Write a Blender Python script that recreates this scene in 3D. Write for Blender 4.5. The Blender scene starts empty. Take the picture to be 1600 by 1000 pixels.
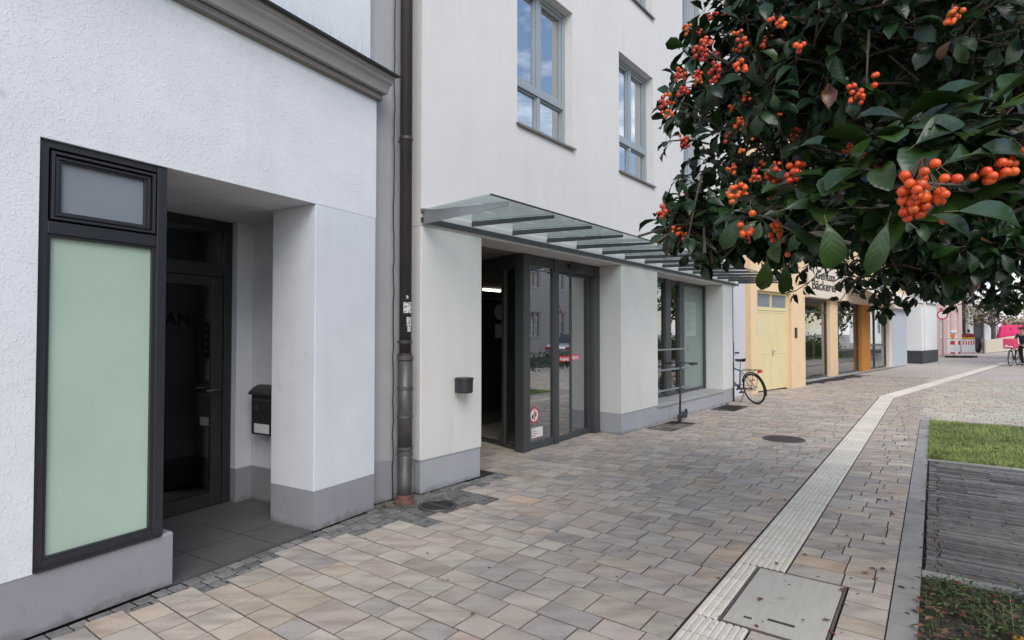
import bpy, math, random
from mathutils import Vector, Matrix, noise
R = math.radians
PI = math.pi
random.seed(7)
scn = bpy.context.scene
col = scn.collection
# ------------------------------------------------------------------ camera
FPX = 892.0
EYE = 1.52
PITCH = math.atan(20 / FPX)
cd = bpy.data.cameras.new('camera')
cam = bpy.data.objects.new('camera', cd)
col.objects.link(cam)
cam.location = (0, 0, EYE)
cam.rotation_euler = (PI / 2 + PITCH, 0, 0)
cd.sensor_width = 36
cd.lens = FPX / 1600 * 36
cd.clip_start = 0.05
cd.clip_end = 2000
scn.camera = cam
# ------------------------------------------------------------------ sky, sun, exposure
SUN_EL, SUN_AZ = 42, 168          # azimuth measured clockwise from +Y
w = bpy.data.worlds.new('World')
scn.world = w
w.use_nodes = True
nt = w.node_tree
bgn = nt.nodes['Background']
sky = nt.nodes.new('ShaderNodeTexSky')
sky.sky_type = 'NISHITA'
sky.sun_disc = False
sky.sun_elevation = R(SUN_EL)
sky.sun_rotation = R(SUN_AZ)
sky.air_density = 1.2
sky.dust_density = 0.7
tcw = nt.nodes.new('ShaderNodeTexCoord')
mpw = nt.nodes.new('ShaderNodeMapping')
mpw.inputs['Scale'].default_value = (1.6, 1.6, 4.2)
nzw = nt.nodes.new('ShaderNodeTexNoise')
nzw.inputs['Scale'].default_value = 1.7
nzw.inputs['Detail'].default_value = 8
nzw.inputs['Roughness'].default_value = 0.62
rpw = nt.nodes.new('ShaderNodeValToRGB')
rpw.color_ramp.elements[0].position = 0.50
rpw.color_ramp.elements[1].position = 0.70
mxw = nt.nodes.new('ShaderNodeMixRGB')
mxw.inputs[2].default_value = (9.0, 9.1, 9.4, 1)
nt.links.new(tcw.outputs['Generated'], mpw.inputs['Vector'])
nt.links.new(mpw.outputs[0], nzw.inputs['Vector'])
nt.links.new(nzw.outputs['Fac'], rpw.inputs[0])
nt.links.new(rpw.outputs[0], mxw.inputs[0])
nt.links.new(sky.outputs[0], mxw.inputs[1])
nt.links.new(mxw.outputs[0], bgn.inputs['Color'])
bgn.inputs['Strength'].default_value = 0.13
sl = bpy.data.lights.new('sun', 'SUN')
sl.energy = 1.2
sl.angle = R(40)
sl.color = (1.0, 0.94, 0.86)
so = bpy.data.objects.new('sun', sl)
col.objects.link(so)
so.rotation_euler = (R(90 - SUN_EL), 0, R(180 - SUN_AZ))
so.location = (0, 0, 30)
scn.view_settings.view_transform = 'Standard'
scn.view_settings.look = 'None'
scn.view_settings.gamma = 1
scn.view_settings.exposure = 0.76
scn.cycles.max_bounces = 8
scn.cycles.transparent_max_bounces = 24


# ------------------------------------------------------------------ mesh helpers
class MB:
    def __init__(s):
        s.v = []; s.f = []; s.m = []; s.uv = []; s.c = []

    def add(s, vs, fs, mi=0, uvs=None, c=None):
        o = len(s.v)
        s.v += [tuple(p) for p in vs]
        for f in fs:
            s.f.append(tuple(i + o for i in f)); s.m.append(mi)
            s.uv.append([uvs[i] for i in f] if uvs else None)
            s.c.append(c)

    def box(s, x0, x1, y0, y1, z0, z1, mi=0, c=None):
        vs = [(x, y, z) for z in (z0, z1) for y in (y0, y1) for x in (x0, x1)]
        s.add(vs, [(0, 2, 3, 1), (4, 5, 7, 6), (0, 1, 5, 4), (2, 6, 7, 3), (0, 4, 6, 2), (1, 3, 7, 5)], mi, c=c)
        return s

    def prism(s, pts, z0, z1, mi=0, top=True, bottom=True):
        # pts in xy, ccw
        n = len(pts)
        vs = [(x, y, z0) for x, y in pts] + [(x, y, z1) for x, y in pts]
        fs = [(i, (i + 1) % n, n + (i + 1) % n, n + i) for i in range(n)]
        if bottom: fs.append(tuple(range(n - 1, -1, -1)))
        if top: fs.append(tuple(range(n, 2 * n)))
        s.add(vs, fs, mi)
        return s

    def prof(s, pts, x0, x1, mi=0):
        # profile pts (y,z) extruded along x
        n = len(pts)
        vs = [(x0, y, z) for y, z in pts] + [(x1, y, z) for y, z in pts]
        fs = [(i, (i + 1) % n, n + (i + 1) % n, n + i) for i in range(n)]
        fs += [tuple(range(n - 1, -1, -1)), tuple(range(n, 2 * n))]
        s.add(vs, fs, mi)
        return s

    def profy(s, pts, y0, y1, mi=0):
        n = len(pts)
        vs = [(x, y0, z) for x, z in pts] + [(x, y1, z) for x, z in pts]
        fs = [(i, (i + 1) % n, n + (i + 1) % n, n + i) for i in range(n)]
        fs += [tuple(range(n - 1, -1, -1)), tuple(range(n, 2 * n))]
        s.add(vs, fs, mi)
        return s

    def tube(s, path, rad, seg=10, mi=0, cap=True, c=None):
        path = [Vector(p) for p in path]
        n = len(path)
        if not hasattr(rad, '__len__'): rad = [rad] * n
        rings = []
        up = None
        for i, p in enumerate(path):
            t = (path[min(i + 1, n - 1)] - path[max(i - 1, 0)])
            if t.length < 1e-9: t = Vector((0, 0, 1))
            t.normalize()
            if up is None:
                up = Vector((0, 0, 1)) if abs(t.z) < .9 else Vector((1, 0, 0))
            a = t.cross(up)
            if a.length < 1e-6: a = t.orthogonal()
            a.normalize(); b = t.cross(a); up = -b if False else up
            rings.append([p + (a * math.cos(2 * PI * k / seg) + b * math.sin(2 * PI * k / seg)) * rad[i] for k in range(seg)])
        vs = [q for r_ in rings for q in r_]
        fs = []
        for i in range(n - 1):
            for k in range(seg):
                k2 = (k + 1) % seg
                fs.append((i * seg + k, i * seg + k2, (i + 1) * seg + k2, (i + 1) * seg + k))
        if cap:
            fs.append(tuple(range(seg - 1, -1, -1)))
            fs.append(tuple((n - 1) * seg + k for k in range(seg)))
        s.add(vs, fs, mi, c=c)
        return s

    def lathe(s, prof, centre=(0, 0, 0), axis='z', seg=24, mi=0, c=None):
        vs = []
        cx, cy, cz = centre
        for r, h in prof:
            for k in range(seg):
                a = 2 * PI * k / seg
                x, y = r * math.cos(a), r * math.sin(a)
                vs.append((cx + x, cy + y, cz + h) if axis == 'z' else ((cx + x, cy + h, cz + y) if axis == 'y' else (cx + h, cy + x, cz + y)))
        fs = []
        for i in range(len(prof) - 1):
            for k in range(seg):
                k2 = (k + 1) % seg
                fs.append((i * seg + k, i * seg + k2, (i + 1) * seg + k2, (i + 1) * seg + k))
        fs.append(tuple(range(seg - 1, -1, -1)))
        fs.append(tuple((len(prof) - 1) * seg + k for k in range(seg)))
        s.add(vs, fs, mi, c=c)
        return s

    def torus(s, centre, R_, r_, axis='y', seg=36, tseg=8, mi=0, a0=0, a1=2 * PI):
        full = abs(a1 - a0 - 2 * PI) < 1e-6
        n = seg if full else seg + 1
        vs = []
        cx, cy, cz = centre
        for i in range(n):
            a = a0 + (a1 - a0) * i / seg
            for k in range(tseg):
                b = 2 * PI * k / tseg
                rr = R_ + r_ * math.cos(b); h = r_ * math.sin(b)
                u, v = rr * math.cos(a), rr * math.sin(a)
                vs.append((cx + u, cy + h, cz + v) if axis == 'y' else ((cx + u, cy + v, cz + h) if axis == 'z' else (cx + h, cy + u, cz + v)))
        fs = []
        for i in range(n if full else n - 1):
            j = (i + 1) % n
            for k in range(tseg):
                k2 = (k + 1) % tseg
                fs.append((i * tseg + k, i * tseg + k2, j * tseg + k2, j * tseg + k))
        s.add(vs, fs, mi)
        return s

    def ball(s, c_, r, seg=10, rings=7, mi=0, c=None):
        if not hasattr(r, '__len__'): r = (r, r, r)
        vs = [(c_[0], c_[1], c_[2] - r[2])]
        for i in range(1, rings):
            t = -PI / 2 + PI * i / rings
            for k in range(seg):
                a = 2 * PI * k / seg
                vs.append((c_[0] + r[0] * math.cos(t) * math.cos(a), c_[1] + r[1] * math.cos(t) * math.sin(a), c_[2] + r[2] * math.sin(t)))
        vs.append((c_[0], c_[1], c_[2] + r[2]))
        fs = [(0, 1 + (k + 1) % seg, 1 + k) for k in range(seg)]
        for i in range(rings - 2):
            for k in range(seg):
                k2 = (k + 1) % seg
                fs.append((1 + i * seg + k, 1 + i * seg + k2, 1 + (i + 1) * seg + k2, 1 + (i + 1) * seg + k))
        o = 1 + (rings - 2) * seg
        fs += [(o + k, o + (k + 1) % seg, len(vs) - 1) for k in range(seg)]
        s.add(vs, fs, mi, c=c)
        return s

    def build(s, name, mat, parent=None, bevel=0, smooth=False, fixn=True, seg=2):
        me = bpy.data.meshes.new(name)
        me.from_pydata(s.v, [], s.f)
        if not hasattr(mat, '__len__'): mat = [mat]
        for m_ in mat: me.materials.append(m_)
        if len(mat) > 1: me.polygons.foreach_set('material_index', s.m)
        if any(u is not None for u in s.uv):
            ul = me.uv_layers.new(name='UVMap')
            fl = []
            for f, u in zip(s.f, s.uv):
                for i in range(len(f)): fl += list(u[i]) if u else [0, 0]
            ul.data.foreach_set('uv', fl)
        if any(c_ is not None for c_ in s.c):
            at = me.color_attributes.new('Col', 'FLOAT_COLOR', 'CORNER')
            fl = []
            for f, c_ in zip(s.f, s.c):
                for i in range(len(f)): fl += (list(c_) + [1.0]) if c_ else [1, 1, 1, 1]
            at.data.foreach_set('color', fl)
        if smooth: me.polygons.foreach_set('use_smooth', [True] * len(me.polygons))
        me.update()
        if fixn:
            import bmesh
            bm = bmesh.new(); bm.from_mesh(me)
            bmesh.ops.recalc_face_normals(bm, faces=bm.faces)
            bm.to_mesh(me); bm.free()
        o = bpy.data.objects.new(name, me)
        col.objects.link(o)
        if parent: o.parent = parent
        if bevel:
            b = o.modifiers.new('bevel', 'BEVEL')
            b.width = bevel; b.segments = seg; b.limit_method = 'ANGLE'; b.angle_limit = R(40)
        return o


def tag(o, label=None, cat=None, group=None, kind=None):
    if label: o['label'] = label
    if cat: o['category'] = cat
    if group: o['group'] = group
    if kind: o['kind'] = kind
    return o


def thing(name, loc, rz=0, label=None, cat=None, group=None):
    o = bpy.data.objects.new(name, None)
    col.objects.link(o)
    o.location = loc
    o.rotation_euler = (0, 0, rz)
    o.empty_display_size = 0.2
    return tag(o, label, cat, group)


def copy_tree(o, parent=None):
    c = o.copy()
    col.objects.link(c)
    if parent: c.parent = parent
    for ch in [x for x in col.objects if x.parent == o]:
        copy_tree(ch, c)
    return c


def skinwall(mb, x0, x1, z0, z1, y0, y1, holes, mi=0):
    """wall slab with rectangular openings; only outer faces"""
    xs = sorted({x0, x1, *[v for h in holes for v in h[:2] if x0 < v < x1]})
    zs = sorted({z0, z1, *[v for h in holes for v in h[2:4] if z0 < v < z1]})
    nx, nz = len(xs) - 1, len(zs) - 1
    def solid(i, k):
        if i < 0 or k < 0 or i >= nx or k >= nz: return False
        cx, cz = (xs[i] + xs[i + 1]) / 2, (zs[k] + zs[k + 1]) / 2
        return not any(h[0] < cx < h[1] and h[2] < cz < h[3] for h in holes)
    for i in range(nx):
        for k in range(nz):
            if not solid(i, k): continue
            a, b, c, d = xs[i], xs[i + 1], zs[k], zs[k + 1]
            mb.add([(a, y0, c), (b, y0, c), (b, y0, d), (a, y0, d)], [(0, 1, 2, 3)], mi)
            mb.add([(a, y1, c), (b, y1, c), (b, y1, d), (a, y1, d)], [(3, 2, 1, 0)], mi)
            if not solid(i - 1, k): mb.add([(a, y0, c), (a, y0, d), (a, y1, d), (a, y1, c)], [(0, 1, 2, 3)], mi)
            if not solid(i + 1, k): mb.add([(b, y0, c), (b, y1, c), (b, y1, d), (b, y0, d)], [(0, 1, 2, 3)], mi)
            if not solid(i, k - 1): mb.add([(a, y0, c), (a, y1, c), (b, y1, c), (b, y0, c)], [(0, 1, 2, 3)], mi)
            if not solid(i, k + 1): mb.add([(a, y0, d), (b, y0, d), (b, y1, d), (a, y1, d)], [(0, 1, 2, 3)], mi)
    return mb


# ------------------------------------------------------------------ materials
MATS = {}


def nodes(m): return m.node_tree.nodes, m.node_tree.links


def mat(name, rgb, rough=0.6, metal=0.0, var=0.0, vscale=3.0, bump=0.0, bscale=40.0, dirt=None, spec=0.5,
        attr=False, coat=0, stretch=None, bdist=0.01, emit=None, trans=0, bump2=None, splash=0, streak=0):
    """principled material with noise variation of colour, bump"""
    m = bpy.data.materials.new(name)
    m.use_nodes = True
    N, L = nodes(m)
    b = N['Principled BSDF']
    b.inputs['Roughness'].default_value = rough
    b.inputs['Metallic'].default_value = metal
    b.inputs['Specular IOR Level'].default_value = spec
    b.inputs['Coat Weight'].default_value = coat
    if trans: b.inputs['Transmission Weight'].default_value = trans
    tc = N.new('ShaderNodeTexCoord')
    mp = N.new('ShaderNodeMapping')
    L.new(tc.outputs['Object'], mp.inputs['Vector'])
    if stretch: mp.inputs['Scale'].default_value = stretch
    src = None
    if attr:
        a = N.new('ShaderNodeAttribute'); a.attribute_name = 'Col'
        src = a.outputs['Color']
    cur = None
    if src is None:
        c = N.new('ShaderNodeRGB'); c.outputs[0].default_value = (*rgb, 1)
        cur = c.outputs[0]
    else:
        mm = N.new('ShaderNodeMixRGB'); mm.blend_type = 'MULTIPLY'; mm.inputs[0].default_value = 1
        mm.inputs[1].default_value = (*rgb, 1)
        L.new(src, mm.inputs[2]); cur = mm.outputs[0]
    if var:
        n = N.new('ShaderNodeTexNoise'); n.inputs['Scale'].default_value = vscale
        n.inputs['Detail'].default_value = 7; n.inputs['Roughness'].default_value = .6
        L.new(mp.outputs[0], n.inputs['Vector'])
        mr = N.new('ShaderNodeMapRange'); mr.inputs['From Min'].default_value = .3; mr.inputs['From Max'].default_value = .7
        mr.inputs['To Min'].default_value = 1 - var; mr.inputs['To Max'].default_value = 1 + var
        L.new(n.outputs['Fac'], mr.inputs['Value'])
        mm = N.new('ShaderNodeMixRGB'); mm.blend_type = 'MULTIPLY'; mm.inputs[0].default_value = 1
        L.new(cur, mm.inputs[1]); L.new(mr.outputs[0], mm.inputs[2]); cur = mm.outputs[0]
    if dirt:
        # (rgb, scale, lo, hi, stretch) blotches
        drgb, ds, lo, hi, dst = dirt
        mp2 = N.new('ShaderNodeMapping'); mp2.inputs['Scale'].default_value = dst
        L.new(tc.outputs['Object'], mp2.inputs['Vector'])
        n = N.new('ShaderNodeTexNoise'); n.inputs['Scale'].default_value = ds; n.inputs['Detail'].default_value = 9
        n.inputs['Roughness'].default_value = .65
        L.new(mp2.outputs[0], n.inputs['Vector'])
        mr = N.new('ShaderNodeMapRange'); mr.inputs['From Min'].default_value = lo; mr.inputs['From Max'].default_value = hi
        L.new(n.outputs['Fac'], mr.inputs['Value'])
        mm = N.new('ShaderNodeMixRGB'); mm.inputs[2].default_value = (*drgb, 1)
        L.new(mr.outputs[0], mm.inputs[0]); L.new(cur, mm.inputs[1]); cur = mm.outputs[0]
    if splash:
        sx = N.new('ShaderNodeSeparateXYZ'); L.new(tc.outputs['Object'], sx.inputs[0])
        ns = N.new('ShaderNodeTexNoise'); ns.inputs['Scale'].default_value = 9; ns.inputs['Detail'].default_value = 8; ns.inputs['Roughness'].default_value = .7
        L.new(tc.outputs['Object'], ns.inputs['Vector'])
        m1 = N.new('ShaderNodeMath'); m1.operation = 'MULTIPLY_ADD'; m1.inputs[1].default_value = -splash * 2.4; L.new(ns.outputs['Fac'], m1.inputs[0]); L.new(sx.outputs[2], m1.inputs[2])
        mr = N.new('ShaderNodeMapRange'); mr.inputs['From Min'].default_value = -splash * 1.4; mr.inputs['From Max'].default_value = -splash * .6
        mr.inputs['To Min'].default_value = .75; mr.inputs['To Max'].default_value = 0; L.new(m1.outputs[0], mr.inputs['Value'])
        mm = N.new('ShaderNodeMixRGB'); mm.inputs[2].default_value = (.11, .10, .09, 1)
        L.new(mr.outputs[0], mm.inputs[0]); L.new(cur, mm.inputs[1]); cur = mm.outputs[0]
    if streak:
        mps = N.new('ShaderNodeMapping'); mps.inputs['Scale'].default_value = (5, 5, .5); L.new(tc.outputs['Object'], mps.inputs['Vector'])
        ns = N.new('ShaderNodeTexNoise'); ns.inputs['Scale'].default_value = 1; ns.inputs['Detail'].default_value = 6; L.new(mps.outputs[0], ns.inputs['Vector'])
        mr = N.new('ShaderNodeMapRange'); mr.inputs['From Min'].default_value = .5; mr.inputs['From Max'].default_value = .8; mr.inputs['To Max'].default_value = streak; L.new(ns.outputs['Fac'], mr.inputs['Value'])
        mm = N.new('ShaderNodeMixRGB'); mm.inputs[2].default_value = (.34, .32, .30, 1)
        L.new(mr.outputs[0], mm.inputs[0]); L.new(cur, mm.inputs[1]); cur = mm.outputs[0]
    L.new(cur, b.inputs['Base Color'])
    if emit:
        b.inputs['Emission Color'].default_value = (*emit[0], 1); b.inputs['Emission Strength'].default_value = emit[1]
    if bump:
        n = N.new('ShaderNodeTexNoise'); n.inputs['Scale'].default_value = bscale; n.inputs['Detail'].default_value = 6
        L.new(mp.outputs[0], n.inputs['Vector'])
        bp = N.new('ShaderNodeBump'); bp.inputs['Strength'].default_value = bump; bp.inputs['Distance'].default_value = bdist
        L.new(n.outputs['Fac'], bp.inputs['Height'])
        if bump2:
            v = N.new('ShaderNodeTexNoise'); v.inputs['Scale'].default_value = bump2[0]; v.inputs['Detail'].default_value = 4
            v.inputs['Distortion'].default_value = 1.6
            L.new(mp.outputs[0], v.inputs['Vector'])
            mr = N.new('ShaderNodeMapRange'); mr.inputs['From Min'].default_value = .52; mr.inputs['From Max'].default_value = .66
            L.new(v.outputs['Fac'], mr.inputs['Value'])
            bp2 = N.new('ShaderNodeBump'); bp2.inputs['Strength'].default_value = bump2[1]; bp2.inputs['Distance'].default_value = bump2[2]
            L.new(mr.outputs[0], bp2.inputs['Height']); L.new(bp.outputs[0], bp2.inputs['Normal'])
            L.new(bp2.outputs[0], b.inputs['Normal'])
        else:
            L.new(bp.outputs[0], b.inputs['Normal'])
    MATS[name] = m
    return m


def glassmat(name, tint=(.9, .95, .93), ior=1.6, base=0.0, rough=0.0):
    m = bpy.data.materials.new(name); m.use_nodes = True
    N, L = nodes(m)
    N.remove(N['Principled BSDF'])
    out = [n for n in N if n.type == 'OUTPUT_MATERIAL'][0]
    t = N.new('ShaderNodeBsdfTransparent'); t.inputs[0].default_value = (*tint, 1)
    g = N.new('ShaderNodeBsdfGlossy'); g.inputs['Roughness'].default_value = rough
    g.inputs['Color'].default_value = (.95, .97, 1, 1)
    fr = N.new('ShaderNodeFresnel'); fr.inputs['IOR'].default_value = ior
    ad = N.new('ShaderNodeMath'); ad.operation = 'ADD'; ad.use_clamp = True; ad.inputs[1].default_value = base
    L.new(fr.outputs[0], ad.inputs[0])
    ge = N.new('ShaderNodeNewGeometry'); iv = N.new('ShaderNodeMath'); iv.operation = 'SUBTRACT'; iv.inputs[0].default_value = 1
    L.new(ge.outputs['Backfacing'], iv.inputs[1])
    ml = N.new('ShaderNodeMath'); ml.operation = 'MULTIPLY'; L.new(ad.outputs[0], ml.inputs[0]); L.new(iv.outputs[0], ml.inputs[1]); ad = ml
    mx = N.new('ShaderNodeMixShader')
    L.new(ad.outputs[0], mx.inputs[0]); L.new(t.outputs[0], mx.inputs[1]); L.new(g.outputs[0], mx.inputs[2])
    L.new(mx.outputs[0], out.inputs['Surface'])
    return m


M_PLASTER = mat('rough_plaster', (.665, .675, .705), .9, var=.05, vscale=2.5, bump=.45, bscale=170, bdist=.003,
                bump2=(34, .55, .0025), dirt=((.40, .38, .35), 3.2, .66, .80, (1, 1, 1)), spec=.2, streak=.10)
M_PLASTER_S = mat('smooth_plaster', (.60, .62, .66), .9, var=.05, vscale=2.5, bump=.7, bscale=110, bdist=.003, spec=.2, streak=.08, bump2=(18, .3, .002), dirt=((.44, .42, .39), 4, .64, .8, (1, 1, .7)))
M_PLINTH = mat('plinth_paint', (.265, .26, .285), .75, var=.06, vscale=4, bump=.3, bscale=60, bdist=.003,
               dirt=((.19, .17, .16), 6, .60, .80, (1, 1, .6)), spec=.3, splash=.09)
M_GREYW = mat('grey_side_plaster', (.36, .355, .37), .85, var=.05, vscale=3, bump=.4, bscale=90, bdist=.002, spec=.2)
M_FAC2 = mat('warm_plaster', (.63, .615, .60), .9, var=.03, vscale=1.3, bump=.5, bscale=260, bdist=.0018,
             dirt=((.52, .50, .485), 1.6, .60, .85, (2.5, 2.5, .35)), spec=.2, streak=.09)
M_PLINTH2 = mat('plinth_paint_street', (.36, .36, .39), .7, var=.05, vscale=4, bump=.3, bscale=80, bdist=.002,
                dirt=((.25, .24, .23), 5, .62, .8, (1, 1, 1)), spec=.3, splash=.08)
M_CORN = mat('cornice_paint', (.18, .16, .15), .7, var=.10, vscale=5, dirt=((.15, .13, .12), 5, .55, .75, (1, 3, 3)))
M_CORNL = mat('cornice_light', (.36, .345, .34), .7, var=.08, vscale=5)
M_ROOFLIP = mat('zinc_dark', (.07, .068, .065), .5, metal=.6, var=.1)
M_FRAME = mat('anthracite_frame', (.024, .024, .03), .4, var=.08, vscale=3, bump=.1, bscale=200, bdist=.0005)
M_DFRAME = mat('grey_door_frame', (.068, .072, .075), .38, metal=.2, var=.06, vscale=2)
M_WFRAME = mat('blue_grey_window_frame', (.27, .31, .335), .4, var=.05)
M_PIPE = mat('pipe_copper_brown', (.062, .052, .052), .42, metal=.3, var=.3, vscale=6, bump=.2, bscale=30, bdist=.002,
             stretch=(1, 1, .35))
M_CAST = mat('cast_iron', (.095, .092, .09), .45, metal=.4, var=.25, vscale=8, bump=.3, bscale=40, bdist=.002)
M_RED = mat('red_oxide', (.14, .06, .05), .8, var=.3, vscale=14)
M_BLACKP = mat('black_plastic', (.025, .025, .027), .45, var=.15, vscale=10)
M_RUBBER = mat('tyre_rubber', (.022, .022, .024), .75, var=.1)
M_STEEL = mat('steel', (.55, .56, .57), .3, metal=.9, var=.1, vscale=9)
M_SILVER = mat('silver_paint', (.42, .43, .44), .35, metal=.6, var=.05)
M_ZINC = mat('galvanised', (.36, .38, .39), .45, metal=.7, var=.15, vscale=20)
M_WHITE = mat('white_paint', (.74, .75, .76), .5, var=.03)
M_YEL = mat('apricot_plaster', (.74, .55, .35), .88, var=.05, vscale=2, bump=.3, bscale=150, bdist=.002,
            dirt=((.55, .42, .30), 3, .60, .78, (1, 1, 1)), spec=.2)
M_YDOOR = mat('pale_yellow_paint', (.70, .60, .34), .5, var=.04, vscale=3)
M_ORANGE = mat('ochre_orange', (.46, .185, .03), .7, var=.08, vscale=2)
M_CREAM = mat('cream_board', (.74, .64, .52), .6, var=.03)
M_LBLUE = mat('pale_blue_panel', (.47, .52, .58), .6, var=.03)
M_WGREY = mat('white_render', (.84, .85, .84), .85, var=.03, vscale=1)
M_CHAR = mat('charcoal_plinth', (.05, .052, .06), .7, var=.1)
M_PINKW = mat('pink_render', (.62, .42, .38), .9, var=.05)
M_BRICKR = mat('reddish_render', (.36, .22, .19), .9, var=.15)
M_LAV = mat('lavender_render', (.56, .565, .61), .85, var=.03)
M_DARK = mat('dark_interior', (.035, .033, .032), .8, var=.2)
M_ROOM = mat('interior_wall', (.22, .20, .18), .8, var=.1)
M_ROOMF = mat('interior_floor', (.20, .16, .12), .35, var=.1, vscale=2)
M_LAMP = mat('lamp_tube', (1, 1, 1), .5, emit=((1, .93, .75), 8))
M_CURT = mat('curtain_cloth', (.55, .56, .55), .9, var=.1, vscale=2, stretch=(6, 6, .4))
M_PAPER = mat('paper', (.70, .70, .69), .7, var=.05, vscale=20)
M_REDS = mat('red_vinyl', (.55, .035, .04), .4)
M_PINKS = mat('pink_vinyl', (.62, .10, .16), .4)
M_PINKV = mat('magenta_paint', (.80, .02, .17), .4, var=.03)
M_PINKV2 = mat('pink_bag_cloth', (.78, .07, .16), .7, var=.15, vscale=9)
M_YELV = mat('yellow_plastic', (.75, .42, .03), .45)
M_LAMPO = mat('orange_lens', (.80, .20, .02), .3)
M_BLUES = mat('blue_sign', (.02, .11, .52), .4)
M_TEXT = mat('dark_lettering', (.03, .03, .03), .5)
M_TEXTB = mat('black_lettering', (.004, .004, .004), .9, spec=.1)
M_BARK = mat('bark', (.10, .08, .065), .9, var=.3, vscale=20, bump=.8, bscale=40, bdist=.006, stretch=(1, 1, .3))
M_TWIG = mat('twig', (.075, .055, .04), .8, var=.3, vscale=20)
M_CONC = mat('concrete', (.36, .355, .34), .85, var=.12, vscale=5, bump=.3, bscale=120, bdist=.002,
             dirt=((.22, .20, .18), 7, .58, .75, (1, 1, 1)), spec=.3)
M_KERB = mat('kerb_stone', (.30, .285, .265), .8, attr=True, var=.16, vscale=6, bump=.3, bscale=150, bdist=.002, spec=.3,
             dirt=((.12, .11, .10), 5, .58, .75, (1, 1, 1)))
M_STRIP = mat('tactile_concrete', (.70, .64, .55), .85, attr=True, var=.10, vscale=9, bump=.3, bscale=150, bdist=.0015, spec=.25,
              dirt=((.30, .26, .22), 10, .60, .74, (1, 1, 1)))
M_SLATE = mat('dark_clinker', (.15, .138, .128), .7, attr=True, var=.3, vscale=8, bump=.4, bscale=80, bdist=.003, spec=.35, stretch=(3, 1, 1))
M_SETT = mat('granite_sett', (.20, .19, .18), .85, attr=True, var=.3, vscale=40, bump=.6, bscale=90, bdist=.004, spec=.3)
M_BED = mat('joint_sand', (.028, .024, .020), .95, var=.3, vscale=20, bump=.5, bscale=80)
M_SOIL = mat('soil', (.045, .035, .026), .95, var=.4, vscale=12, bump=.8, bscale=30, bdist=.02)
M_TILE = mat('entrance_tile', (.095, .092, .09), .6, var=.14, vscale=3, bump=.15, bscale=90, bdist=.001,
             dirt=((.08, .07, .065), 4, .58, .74, (1, 1, 1)))
M_MATF = mat('metal_grate_dark', (.055, .053, .052), .6, metal=.3, var=.2, vscale=20)
M_ASPH = mat('asphalt', (.06, .06, .062), .9, var=.2, vscale=3, bump=.4, bscale=120, bdist=.004)
M_GRASSB = mat('grass_blade', (.27, .34, .13), .6, attr=True, spec=.3)
M_TURF = mat('turf_soil', (.07, .09, .03), .95, var=.4, vscale=9, bump=.8, bscale=40, bdist=.02)
M_DEAD = mat('dead_leaf', (1, 1, 1), .75, attr=True, var=.3, vscale=60, spec=.3)
M_FROST = mat('frosted_green_film', (.385, .485, .40), .17, spec=.7, var=.08, vscale=1.5, stretch=(1, 1, .6))
M_FROST2 = mat('frosted_grey_film', (.20, .22, .25), .35, spec=.4, var=.03)
M_FROST3 = mat('frosted_bay_film', (.20, .255, .235), .25, spec=.5, var=.04)
G_WIN = glassmat('window_glass', (.26, .30, .33), 1.9, .42)
G_DOOR = glassmat('door_glass', (.42, .46, .44), 1.8, .36)
G_DARK = glassmat('dark_door_glass', (.28, .28, .29), 1.5, .12)
G_CAN = glassmat('canopy_glass', (.80, .85, .84), 1.5, .0)
G_SHOP = glassmat('shop_glass', (.45, .52, .48), 1.8, .20)


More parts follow.
